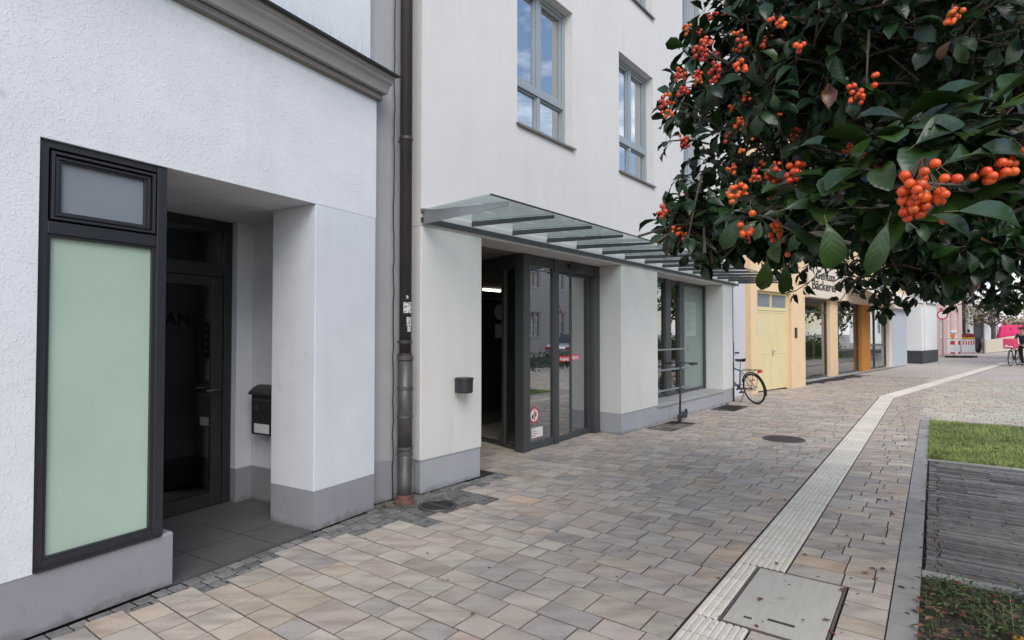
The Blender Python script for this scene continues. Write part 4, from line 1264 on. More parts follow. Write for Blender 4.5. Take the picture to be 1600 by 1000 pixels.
# white render building with blue letters
WO = Vector((20.474, 28.532, 0)); AW = 47.0
WB = thing('white_building', WO, rz_of(AW), 'white rendered building with charcoal plinth and blue lettering beyond the bakery', 'building')
f = MB(); skinwall(f, 0, 3.4, .62, 9.5, 0, .3, [(.35, .75, .62, 3.4)]); f.box(0, 3.4, .3, 3.9, 3.6, 9.5); f.box(0, .3, .3, 3.9, .62, 3.6); f.box(.9, 3.4, .32, 3.9, .62, 3.6); f.build('wall', M_WGREY, WB)
f = MB(); f.box(-.03, 3.43, -.03, 3.9, 0, .62); f.build('plinth', M_CHAR, WB)
f = MB(); f.box(.35, .75, .15, .2, .62, 3.4); f.build('window', M_FROST3, WB)
f = MB(); f.box(.35, .75, .12, .15, 2.4, 2.46); f.box(.35, .39, .12, .15, .62, 3.4); f.box(.71, .75, .12, .15, .62, 3.4); f.build('window_frame', M_WHITE, WB)
f = MB(); f.prof([(-.2, 9.5), (4.1, 9.5), (2, 11)], -.2, 3.6); f.build('roof', M_RED, WB)
f = MB(); f.box(.9, 3.3, -.12, -.001, 3.05, 3.6); f.build('lamp_box', M_WHITE, WB)
bl = thing('blue_letters', WO + dirv(AW) * (.05) + dirv(AW + 90) * .06 + Vector((0, 0, 3.65)), rz_of(AW), 'blue sign letters mounted on the white building beyond the bakery', 'sign')
f = MB()
for x0, x1, z0, z1 in ((-.55, -.35, -.3, .75), (-.35, .1, -.05, .12), (.05, .25, -.3, .35), (.5, .65, -.1, .3), (.65, .95, .15, .3), (.95, 1.1, -.1, .3), (1.4, 1.55, -.2, .2), (1.55, 1.9, -.2, -.08)):
    f.box(x0, x1, -.12, -.02, z0, z1)
f.build('letter', M_BLUES, bl, bevel=.01)

# ------------- far street ends
def far_house(name, loc, ang_, L_, D_, H_, mat_, lab, wins=(), door=None, wm=None):
    o = thing(name, loc, rz_of(ang_), lab, 'building')
    holes = [(x, x + w_, z, z + h_) for x, w_, z, h_ in wins] + ([(door[0], door[0] + door[1], 0, door[2])] if door else [])
    f = MB(); skinwall(f, 0, L_, 0, H_, 0, .3, holes); f.box(0, L_, 1.0, D_, 0, H_); f.build('wall', mat_, o)
    f = MB(); f.prof([(-.3, H_), (D_ + .3, H_), (D_ / 2, H_ + 3)], -.2, L_ + .2); f.build('roof', M_RED, o)
    for x, w_, z, h_ in wins:
        f = MB(); f.box(x, x + w_, .2, .24, z, z + h_); p_ = f.build('window', G_WIN if wm is None else wm, o)
        f = MB(); t = .07; f.box(x, x + t, .12, .19, z, z + h_); f.box(x + w_ - t, x + w_, .12, .19, z, z + h_); f.box(x + t, x + w_ - t, .12, .19, z + h_ - t, z + h_); f.box(x + t, x + w_ - t, .12, .19, z, z + t)
        f.box(x + w_ / 2 - .03, x + w_ / 2 + .03, .12, .19, z + t, z + h_ - t); f.box(x + t, x + w_ - t, .12, .19, z + h_ * .62, z + h_ * .62 + .05)
        f.box(x - .06, x + w_ + .06, -.05, .1, z - .06, z - .01)
        f.build('frame', M_WHITE, p_)
    if door:
        f = MB(); f.box(door[0], door[0] + door[1], .15, .25, 0, door[2]); f.build('door', MATS['blue_grey_window_frame'] if False else M_DFRAME, o)
    return o


far_house('rose_house', (35.5, 50.5, 0), 60, 6.6, 8, 10, M_PINKW, 'pale pink rendered house at the far end of the street behind the barriers', [(.5, .7, 1.0, 3.2), (2.2, .7, 1.0, 3.2), (4.2, .7, 1.0, 3.2), (.8, 1, 6, 1.7), (3.6, 1, 6, 1.7)])
far_house('grey_house', (40.8, 52.5, 0), 70, 1.0, 8, 9.5, M_CHAR, 'narrow dark grey gable strip between the pink house and the white doorway', [])
far_house('white_house', (41.6, 52.0, 0), 80, 6.0, 8, 9, M_WGREY, 'white house with a tall grey doorway at the far end of the street', [(2.4, .8, .6, 3.0), (4.2, .8, .6, 3.0), (1.2, 1, 6, 1.6), (3.8, 1, 6, 1.6)], door=(.5, 1.2, 3.2))
far_house('brick_house', (48, 57, 0), 92, 14, 8, 9, M_BRICKR, 'reddish brown house behind the bare tree at the far right', [(1 + 2.4 * k, 1.1, 1.4, 2.0) for k in range(5)] + [(1 + 2.4 * k, 1.1, 5.2, 2.0) for k in range(5)])
far_house('pale_house', (63, 60, 0), 95, 16, 9, 12, M_WGREY, 'tall pale house far behind the pink vehicle', [(1 + 2.6 * k, 1.2, 1.4, 2.0) for k in range(6)] + [(1 + 2.6 * k, 1.2, 5.0, 2.0) for k in range(6)] + [(1 + 2.6 * k, 1.2, 8.4, 2.0) for k in range(6)])
far_house('pink_house', (24.5, 34.5, 0), 47, 14, 7, 9, M_PINKW, 'pink rendered house with pale windows directly behind the white building', [(1 + 2.6 * k, 1.2, 1.2, 2.0) for k in range(5)] + [(1 + 2.6 * k, 1.2, 5.2, 1.8) for k in range(5)])
# opposite side of the road, mirrored in the glazing
oh = far_house('opposite_house', tuple(AB(52, 17.5)), AP + 180, 46, 9, 8.6, mat('opposite_render', (.78, .72, .62), .9, var=.05), 'long cream house with white barred windows across the road', [(1.5 + 3.2 * k, 1.3, 1.2, 1.9) for k in range(14)] + [(1.5 + 3.2 * k, 1.3, 4.9, 1.9) for k in range(14)])


def tree(name, loc, h, cr, lab, leafc, trunk_r=.12, n=1400, seed=1, sparse=False, ls=.10):
    r_ = random.Random(seed)
    o = thing(name, loc, 0, lab, 'tree', None)
    f = MB(); f.tube([(0, 0, -.05), (.03, .02, h * .25), (-.02, .04, h * .5), (.03, 0, h * .8)], [trunk_r * 1.3, trunk_r, trunk_r * .75, trunk_r * .3], seg=8)
    tips = []
    for k in range(9 if not sparse else 16):
        a_ = r_.uniform(0, 2 * PI); z0 = h * r_.uniform(.35, .7); L_ = cr * r_.uniform(.6, .95)
        e = Vector((math.cos(a_) * L_, math.sin(a_) * L_, z0 + cr * r_.uniform(.1, .7))); m_ = e * .5 + Vector((0, 0, z0 * .5)) * 1.0
        f.tube([(0, 0, z0), (m_.x, m_.y, (z0 + e.z) / 2 + .1), tuple(e)], [trunk_r * .5, trunk_r * .3, trunk_r * .1], seg=6); tips.append(e)
    f.build('trunk', M_BARK, o, smooth=True)
    f = MB()
    clumps = [Vector((r_.gauss(0, .5) * cr, r_.gauss(0, .5) * cr, h * .68 + r_.gauss(0, .35) * cr)) for _ in range(26)] + tips
    for k in range(n):
        c_ = r_.choice(clumps); p = c_ + Vector([r_.gauss(0, .16 * cr) for _ in range(3)])
        q = Vector([r_.gauss(0, 1) for _ in range(3)]).normalized(); t = q.orthogonal().normalized() * ls; u_ = q.cross(t).normalized() * ls * .6
        g_ = r_.uniform(.6, 1.4); cc = tuple(x * g_ for x in r_.choice(leafc))
        f.add([p - t, p + u_, p + t, p - u_], [(0, 1, 2, 3)], c=cc)
    f.build('crown', M_FOL, o, fixn=False)
    return o


M_FOL = mat('far_foliage', (1, 1, 1), .6, attr=True, spec=.3)
tree('autumn_tree', (42.6, 50.6, 0), 5.4, 2.2, 'half bare brown autumn tree behind the ramp wall at the far right', [(.16, .12, .05), (.20, .15, .07), (.12, .10, .05)], n=900, seed=4, sparse=True, ls=.14)
tree('green_tree', (27.0, 25.2, 0), 6, 2.4, 'broad green street tree at the road nearest the pavement bend', [(.06, .11, .03), (.09, .14, .04), (.10, .12, .03)], n=3500, seed=8, ls=.16)
tree('green_tree', (31.5, 31.0, 0), 6.5, 2.6, 'taller green street tree further along the road opposite the bakery', [(.06, .10, .03), (.08, .13, .04), (.12, .13, .03)], n=3500, seed=9, ls=.16)
# hedge beside the road
f = MB(); r_ = random.Random(3)
for k in range(9000):
    a_ = r_.uniform(-4, 40); b_ = 5.35 + r_.gauss(0, .22); z = abs(r_.gauss(.35, .22)); p = AB(a_, b_, z)
    q = Vector([r_.gauss(0, 1) for _ in range(3)]).normalized(); t = q.orthogonal().normalized() * .05; u_ = q.cross(t).normalized() * .03
    g_ = r_.uniform(.5, 1.4); f.add([p - t, p + u_, p + t, p - u_], [(0, 1, 2, 3)], c=(.06 * g_, .10 * g_, .03 * g_))
hd = f.build('hedge', M_FOL, fixn=False); tag(hd, 'low clipped green hedge along the roadside', 'hedge')

f = MB()
for k in range(7000):
    t_ = r_.random(); p = Vector((23.5, 20.5, 0)).lerp(Vector((33.5, 31.5, 0)), t_) + Vector((r_.gauss(0, .5), r_.gauss(0, .5), abs(r_.gauss(.5, .35))))
    q = Vector([r_.gauss(0, 1) for _ in range(3)]).normalized(); t = q.orthogonal().normalized() * .09; u_ = q.cross(t).normalized() * .05
    g_ = r_.uniform(.5, 1.4); f.add([p - t, p + u_, p + t, p - u_], [(0, 1, 2, 3)], c=(.12 * g_, .17 * g_, .05 * g_))
tag(f.build('shrub_row', M_FOL, fixn=False), 'row of light green shrubs under the street trees across the plaza', 'hedge')
f = MB(); f.add([(21.2, 22.0, -.012), (24, 20, -.012), (38, 33, -.012), (31.6, 34.0, -.012)], [(0, 1, 2, 3)]); tag(f.build('verge', mat('verge_grass', (.12, .17, .05), .9, var=.4, vscale=3)), kind='structure')
# ramp wall
rw = thing('ramp_wall', (35.3, 42.6, 0), 0, 'beige low ramp wall with thin end posts beside the far pavement', 'wall')
f = MB(); pts = [((0, 0), 0.92), ((3.2, 2.8), 1.02), ((8.6, 7.2), 1.25), ((17, 13), 1.5)]
for i in range(len(pts) - 1):
    (p0, h0), (p1, h1) = pts[i], pts[i + 1]
    d_ = Vector((p1[0] - p0[0], p1[1] - p0[1], 0)).normalized(); n_ = Vector((-d_.y, d_.x, 0)) * .2
    a_, b_ = Vector((*p0, 0)), Vector((*p1, 0))
    vs = [a_, b_, b_ + n_, a_ + n_]; tp = [a_ + Vector((0, 0, h0)), b_ + Vector((0, 0, h1)), b_ + n_ + Vector((0, 0, h1)), a_ + n_ + Vector((0, 0, h0))]
    f.add(vs + tp, [(0, 1, 5, 4), (1, 2, 6, 5), (2, 3, 7, 6), (3, 0, 4, 7), (4, 5, 6, 7)])
f.build('wall', mat('ramp_render', (.62, .53, .42), .85, var=.06), rw)
f = MB(); f.box(-.12, -.02, -.03, .2, 0, 1.05); f.build('post', M_ZINC, rw)

# ================================================================== BICYCLES
def bicycle(name, loc, rz, lab, group, frame_m, lean=0, rack=True, wr=.335, basket=False):
    o = thing(name, loc, rz, lab, 'bicycle', group); o.rotation_euler = (lean, 0, rz)
    X0, X1 = -.53, .53     # rear, front axle; forward = +x
    for cx_ in (X0, X1):
        f = MB(); f.torus((cx_, 0, wr), wr - .018, .019, 'y', 40, 8); wh = f.build('wheel', M_RUBBER, o, smooth=True)
        f = MB(); f.torus((cx_, 0, wr), wr - .042, .009, 'y', 40, 6); f.build('rim', M_STEEL, wh, smooth=True)
        f = MB()
        for k in range(18):
            t = 2 * PI * k / 18; s_ = .02 if k % 2 else -.02
            f.tube([(cx_ + .02 * math.cos(t + .6), s_, wr + .02 * math.sin(t + .6)), (cx_ + (wr - .045) * math.cos(t), 0, wr + (wr - .045) * math.sin(t))], .0015, seg=4, cap=False)
        f.tube([(cx_, -.05, wr), (cx_, .05, wr)], .018, seg=10); f.build('spokes', M_STEEL, wh)
        f = MB(); f.torus((cx_, 0, wr), wr + .022, .014, 'y', 22, 6, a0=R(20 if cx_ < 0 else 30), a1=R(200 if cx_ < 0 else 190)); f.build('mudguard', M_BLACKP, o, smooth=True)
    f = MB(); bb = (-.07, 0, .29); st = (-.21, 0, .78); ht = (.36, 0, .86); hb = (.40, 0, .72)
    f.tube([bb, st], .017, seg=10); f.tube([bb, hb], .021, seg=10); f.tube([(st[0] + .02, 0, .70), (ht[0], 0, .82)], .017, seg=10); f.tube([ht, hb], .02, seg=10)
    for s_ in (-1, 1):
        f.tube([(bb[0], s_ * .03, bb[2]), (X0, s_ * .06, wr)], .010, seg=8); f.tube([(st[0] + .02, s_ * .02, .70), (X0, s_ * .06, wr)], .009, seg=8)
    f.build('frame', frame_m, o, smooth=True)
    f = MB()
    for s_ in (-1, 1): f.tube([(.405, s_ * .045, .70), (.42, s_ * .05, .6), (X1, s_ * .05, wr)], .012, seg=8)
    f.tube([(.405, -.05, .70), (.405, .05, .70)], .014, seg=8); f.build('fork', frame_m, o, smooth=True)
    f = MB(); f.tube([st, (-.245, 0, .92)], .012, seg=8); f.build('seat_post', M_STEEL, o)
    f = MB(); f.add(*(lambda pr: ([(x, y * w_, z) for x, w_, z in pr for y in (-1, -.5, .5, 1)] + [(x, y * w_ * .6, z - .05) for x, w_, z in pr for y in (-1, 1)],
        [(4 * i + j, 4 * i + j + 1, 4 * i + 5 + j, 4 * i + 4 + j) for i in range(len(pr) - 1) for j in range(3)]
        + [(4 * i, 4 * i + 4, 4 * len(pr) + 2 * i + 2, 4 * len(pr) + 2 * i) for i in range(len(pr) - 1)] + [(4 * i + 3, 4 * len(pr) + 2 * i + 1, 4 * len(pr) + 2 * i + 3, 4 * i + 7) for i in range(len(pr) - 1)]
        + [(4 * len(pr) + 2 * i, 4 * len(pr) + 2 * i + 2, 4 * len(pr) + 2 * i + 3, 4 * len(pr) + 2 * i + 1) for i in range(len(pr) - 1)]))([(-.37, .05, .965), (-.34, .09, .975), (-.27, .085, .965), (-.19, .035, .962), (-.10, .022, .962)]))
    f.build('saddle', M_BLACKP, o, smooth=True)
    f = MB(); f.tube([ht, (.345, 0, .98)], .014, seg=8); f.tube([(.20, -.29, 1.03), (.26, -.28, 1.03), (.33, -.16, 1.01), (.36, 0, .98), (.33, .16, 1.01), (.26, .28, 1.03), (.20, .29, 1.03)], .011, seg=8); hbm = f.build('handlebar', M_STEEL, o, smooth=True)
    for s_ in (-1, 1):
        f = MB(); f.tube([(.13, s_ * .292, 1.03), (.25, s_ * .285, 1.032)], .018, seg=10); f.tube([(.29, s_ * .25, 1.0), (.22, s_ * .27, .985)], .006, seg=6); f.build('grip', M_BLACKP, hbm)
    f = MB(); f.torus((bb[0], -.06, bb[2]), .085, .006, 'y', 24, 5); f.tube([(bb[0], -.09, bb[2]), (bb[0], .09, bb[2])], .014, seg=8); f.tube([(bb[0], -.085, bb[2]), (bb[0] + .12, -.085, bb[2] - .12)], .01, seg=6); f.tube([(bb[0], .085, bb[2]), (bb[0] - .12, .085, bb[2] + .12)], .01, seg=6)
    f.box(bb[0] + .07, bb[0] + .17, -.19, -.09, bb[2] - .135, bb[2] - .11); f.box(bb[0] - .17, bb[0] - .07, .09, .19, bb[2] + .11, bb[2] + .135)
    f.build('crank', M_CAST, o)
    f = MB()
    for z_ in (.078, -.078): f.tube([(bb[0], -.06, bb[2] + z_), (X0, -.055, wr + z_ * .5)], .005, seg=5)
    f.build('chain', M_CAST, o)
    if rack:
        f = MB()
        for s_ in (-1, 1): f.tube([(-.24, s_ * .05, .73), (-.62, s_ * .06, .745), (-.78, s_ * .05, .75)], .006, seg=6); f.tube([(-.68, s_ * .06, .748), (X0, s_ * .07, wr)], .005, seg=6)
        for x in (-.35, -.5, -.65, -.78): f.tube([(x, -.055, .742), (x, .055, .742)], .005, seg=5)
        f.build('carrier', M_BLACKP, o)
        f = MB(); f.box(-.83, -.79, -.04, .04, .70, .76); f.build('rear_light', M_REDS, o)
        f = MB(); f.tube([(-.31, .03, .34), (-.20, .14, .02)], .009, seg=6); f.build('kickstand', M_CAST, o)
    for s_ in (-1, 1):
        f = MB(); f.box(X0 - .035, X0 + .035, s_ * .03 - .004, s_ * .03 + .004, wr + .17, wr + .20); f.build('reflector', M_LAMPO, o)
    f = MB(); f.lathe([(.01, 0), (.035, .03), (.038, .05)], (.43, 0, .83), 'x', 14); f.build('front_light', M_BLACKP, o)
    return o


bh = 17                                                  # heading left of straight ahead
bd = Vector((-math.sin(R(bh)), math.cos(R(bh)), 0))
rear = Vector((5.22, 12.22, 0))
b1 = bicycle('parked_bicycle', rear + bd * .53, R(90 + bh), 'grey city bicycle with carrier leaning at the downpipe by the display window', None, mat('grey_bike_paint', (.22, .225, .23), .35, metal=.5), lean=R(-11))
ks = thing('kick_scooter', C2 + dirv(A2) * 5.93 + dirv(A2 + 90) * .16, R(90 - 205), 'black kick scooter leaning at the window rail just beyond the second pier', 'kick scooter')
f = MB(); f.tube([(.30, 0, .16), (.24, 0, .55), (.20, 0, 1.0)], .016, seg=8); f.build('stem', M_BLACKP, ks, smooth=True)
f = MB(); f.tube([(.18, -.27, 1.0), (.20, 0, 1.01), (.18, .27, 1.0)], .012, seg=8)
for s_ in (-1, 1): f.tube([(.178, s_ * .15, 1.0), (.176, s_ * .275, 1.0)], .02, seg=8); f.tube([(.20, s_ * .14, .99), (.25, s_ * .22, .97)], .006, seg=5)
f.build('handlebar', M_BLACKP, ks)
f = MB(); f.box(-.35, .22, -.055, .055, .09, .115); f.build('deck', M_BLACKP, ks, bevel=.01)
for x in (.33, -.40):
    f = MB(); f.torus((x, 0, .08), .062, .018, 'y', 24, 8); f.tube([(x, -.02, .08), (x, .02, .08)], .045, seg=14); f.build('wheel', M_RUBBER, ks, smooth=True)

# ================================================================== BARRIERS, SIGN
br = thing('traffic_barrier', (26.95, 35.4, 0), R(5), 'white barrier board with red blocks and an orange warning lamp in the far street', 'barrier', 'road works barriers')
def barrier_parts(o, L_, reds, lamp=True):
    f = MB(); f.box(0, L_, -.03, .03, .20, 1.12); bd_ = f.build('board', M_WHITE, o, bevel=.01)
    for x0, x1 in reds:
        for z0, z1 in ((.78, 1.02), (.22, .32)):
            f = MB(); f.box(x0, x1, -.034, .034, z0, z1); f.build('red_field', M_REDS, bd_)
    f = MB(); f.box(.05, .35, -.25, .25, 0, .10); f.box(L_ - .35, L_ - .05, -.25, .25, 0, .10); f.build('foot', M_RUBBER, o)
    if lamp:
        f = MB(); f.box(.34, .46, -.05, .05, 1.12, 1.24); l_ = f.build('warning_lamp', M_YELV, o)
        f = MB(); f.lathe([(.10, -.05), (.12, -.03), (.12, .03), (.10, .05)], (.40, 0, 1.34), 'y', 20); f.build('lens', M_LAMPO, l_)
barrier_parts(br, .9, [(.2, .5), (.72, .86)])
br2 = thing('traffic_barrier', (27.80, 35.3, 0), R(5), 'white barrier board crowned by dark red posts with yellow bands in the far street', 'barrier', 'road works barriers')
barrier_parts(br2, .85, [(.05 + .17 * k, .13 + .17 * k) for k in range(5)], False)
for k in range(5):
    f = MB(); f.tube([(.09 + .17 * k, 0, 1.12), (.09 + .17 * k, 0, 1.44)], .06, seg=10); p_ = f.build('post', mat('dark_red_plastic', (.30, .02, .03), .5) if k == 0 else MATS['dark_red_plastic'], br2)
    f = MB(); f.tube([(.09 + .17 * k, 0, 1.14), (.09 + .17 * k, 0, 1.24)], .064, seg=10); f.build('band', M_YELV, p_)
ts = thing('traffic_sign', (27.6, 36.6, 0), R(-30), 'round white traffic sign with red rim standing behind the barriers', 'traffic sign')
f = MB(); f.tube([(0, 0, 0), (0, 0, 3.0)], .03, seg=8); f.build('pole', M_ZINC, ts)
f = MB(); f.lathe([(.30, 0), (.30, .02)], (0, -.05, 2.66), 'y', 28); d_ = f.build('sign_rim', M_REDS, ts)
f = MB(); f.lathe([(.22, 0), (.22, .004)], (0, -.055, 2.66), 'y', 28); f.build('sign_face', M_WHITE, d_)
sc_ = thing('satellite_lamp', (27.75, 35.9, 0), 0, 'white rounded work lamp on a thin stand between the barriers', 'lamp')
f = MB(); f.ball((0, 0, 1.55), (.22, .16, .13), 12, 8); f.build('head', M_WHITE, sc_, smooth=True); f = MB(); f.tube([(0, 0, 0), (0, 0, 1.5)], .025, seg=8); f.build('pole', M_ZINC, sc_)
# warning triangle across the road (seen mirrored in the door glass)
tr = thing('warning_sign', tuple(AB(20.5, 5.9)), rz_of(AP + 180), 'red rimmed white warning triangle on a pole at the roadside', 'traffic sign')
f = MB(); f.tube([(0, 0, 0), (0, 0, 3.1)], .03, seg=8); f.build('pole', M_ZINC, tr)
f = MB(); f.profy([(-.45, 2.4), (.45, 2.4), (0, 3.18)], -.05, -.03); d_ = f.build('sign_rim', M_REDS, tr)
f = MB(); f.profy([(-.31, 2.48), (.31, 2.48), (0, 3.02)], -.056, -.05); f.build('sign_face', M_WHITE, d_)
f = MB(); f.profy([(-.10, 2.5), (.02, 2.5), (-.02, 2.75), (-.12, 2.72)], -.06, -.056); f.profy([(.05, 2.5), (.14, 2.5), (.12, 2.68), (.04, 2.7)], -.06, -.056); f.build('pictogram', M_TEXT, d_)


# ================================================================== VEHICLES
def wheel_parts(o, xs, w_, r_):
    for x in xs:
        for s_ in (-1, 1):
            f = MB(); y = s_ * (w_ / 2 - .10)
            f.lathe([(r_ * .6, -.1), (r_ * .95, -.1), (r_, -.07), (r_, .07), (r_ * .95, .1), (r_ * .6, .1)], (x, y, r_), 'y', 26); t = f.build('wheel', M_RUBBER, o)
            f = MB(); f.lathe([(r_ * .62, -.11), (r_ * .55, -.105), (r_ * .2, -.10), (r_ * .1, -.112), (r_ * .1, .112), (r_ * .2, .10), (r_ * .55, .105), (r_ * .62, .11)], (x, y, r_), 'y', 20); f.build('rim', M_STEEL, t)


def car(name, loc, rz, lab, m_):
    o = thing(name, loc, rz, lab, 'car')
    pr = [(-2.1, .35), (-2.15, .75), (-1.95, .92), (-1.35, 1.0), (-.75, 1.42), (.55, 1.44), (1.25, 1.0), (2.0, .88), (2.2, .62), (2.15, .3)]
    f = MB(); f.profy(pr, -.86, .86); f.build('body', m_, o, bevel=.07, smooth=False)
    f = MB(); f.profy([(-1.22, 1.02), (-.70, 1.36), (.50, 1.38), (1.08, 1.02)], -.868, .868); f.build('window', M_GLB, o)
    f = MB(); f.profy([(-1.33, 1.04), (-.78, 1.41), (-.76, 1.43), (-1.36, 1.03)], -.74, .74); f.profy([(1.24, 1.03), (.58, 1.43), (.6, 1.45), (1.27, 1.03)], -.74, .74); f.build('windscreen', M_GLB, o)
    wheel_parts(o, (-1.35, 1.4), 1.78, .32)
    f = MB(); f.box(-2.17, -2.1, -.8, -.5, .68, .8); f.box(-2.17, -2.1, .5, .8, .68, .8); f.build('rear_light', M_REDS, o)
    for s_ in (-1, 1): f = MB(); f.box(2.1, 2.2, min(s_ * .5, s_ * .8), max(s_ * .5, s_ * .8), .62, .75); f.build('headlight', M_WHITE, o)
    return o


M_GLB = mat('dark_car_glass', (.02, .022, .025), .08, spec=.6)
car('parked_car', tuple(AB(26, 8.2)), rz_of(AP), 'silver saloon car parked at the roadside opposite the glass canopy', mat('silver_car_paint', (.45, .46, .47), .3, metal=.5, coat=.4))
car('parked_car', tuple(AB(19, 12.2)), rz_of(AP + 180), 'dark blue car parked on the far side of the road', mat('blue_car_paint', (.03, .05, .16), .3, metal=.3, coat=.4))
pv = thing('pink_van', (45.0, 52.3, 0), R(-8), 'bright pink box van with pale brown roof at the far right behind the ramp wall', 'van')
f = MB(); f.profy([(-.35, .5), (-.35, 1.2), (-.15, 2.05), (.15, 2.25), (4.6, 2.25), (4.7, 2.1), (4.7, .5)], 0, 2.0); f.build('body', M_PINKV, pv, bevel=.06)
f = MB(); f.profy([(.35, 2.25), (.1, 2.6), (.5, 2.85), (4.5, 2.85), (4.65, 2.6), (4.6, 2.25)], .04, 1.96); f.build('roof', mat('tan_roof', (.36, .28, .20), .8, var=.15), pv, bevel=.08)
f = MB(); f.box(.75, 4.4, -.012, .0, 2.27, 2.5); f.build('window', M_GLB, pv)
wheel_parts_o = pv
f = MB()
for x in (.7, 3.7):
    f = MB(); f.lathe([(.2, -.1), (.34, -.1), (.36, 0), (.34, .1), (.2, .1)], (x, .12, .36), 'y', 24); f.build('wheel', M_RUBBER, pv)
    f = MB(); f.lathe([(.2, -.1), (.34, -.1), (.36, 0), (.34, .1), (.2, .1)], (x, 1.88, .36), 'y', 24); f.build('wheel', M_RUBBER, pv)
sct = thing('motor_scooter', (34.6, 42.9, 0), R(200), 'dark motor scooter parked beside the low ramp wall post', 'scooter')
f = MB(); f.profy([(-.75, .35), (-.8, .7), (-.55, .82), (.0, .78), (.1, .42), (.5, .38), (.62, 1.0), (.74, 1.02), (.82, .35), (.5, .25), (-.3, .25)], -.16, .16); f.build('body', M_BLACKP, sct, bevel=.05)
f = MB(); f.lathe([(.1, -.05), (.25, -.05), (.27, 0), (.25, .05), (.1, .05)], (-.6, 0, .27), 'y', 20); f.build('wheel', M_RUBBER, sct)
f = MB(); f.lathe([(.1, -.05), (.25, -.05), (.27, 0), (.25, .05), (.1, .05)], (.82, 0, .27), 'y', 20); f.build('wheel', M_RUBBER, sct)
f = MB(); f.tube([(.66, 0, 1.0), (.6, -.3, 1.12)], .02); f.tube([(.66, 0, 1.0), (.6, .3, 1.12)], .02); f.ball((.7, 0, 1.12), (.12, .13, .12)); f.build('handlebar', M_BLACKP, sct)
f = MB(); f.box(-1.0, -.62, -.2, .2, .85, 1.2); f.build('top_case', M_CHAR, sct, bevel=.04)


# ================================================================== PEOPLE
def skin_obj(name, joints, edges, parent, m_, root=0, sub=2):
    me = bpy.data.meshes.new(name); me.from_pydata([j[0] for j in joints], edges, []); me.materials.append(m_)
    o = bpy.data.objects.new(name, me); col.objects.link(o); o.parent = parent
    sk = o.modifiers.new('skin', 'SKIN'); sk.use_smooth_shade = True
    for i, j in enumerate(joints):
        v = me.skin_vertices[0].data[i]; v.radius = j[1] if hasattr(j[1], '__len__') else (j[1], j[1]); v.use_root = (i == root)
    s_ = o.modifiers.new('sub', 'SUBSURF'); s_.levels = sub; s_.render_levels = sub
    return o


M_SKIN = mat('skin', (.50, .31, .23), .55)


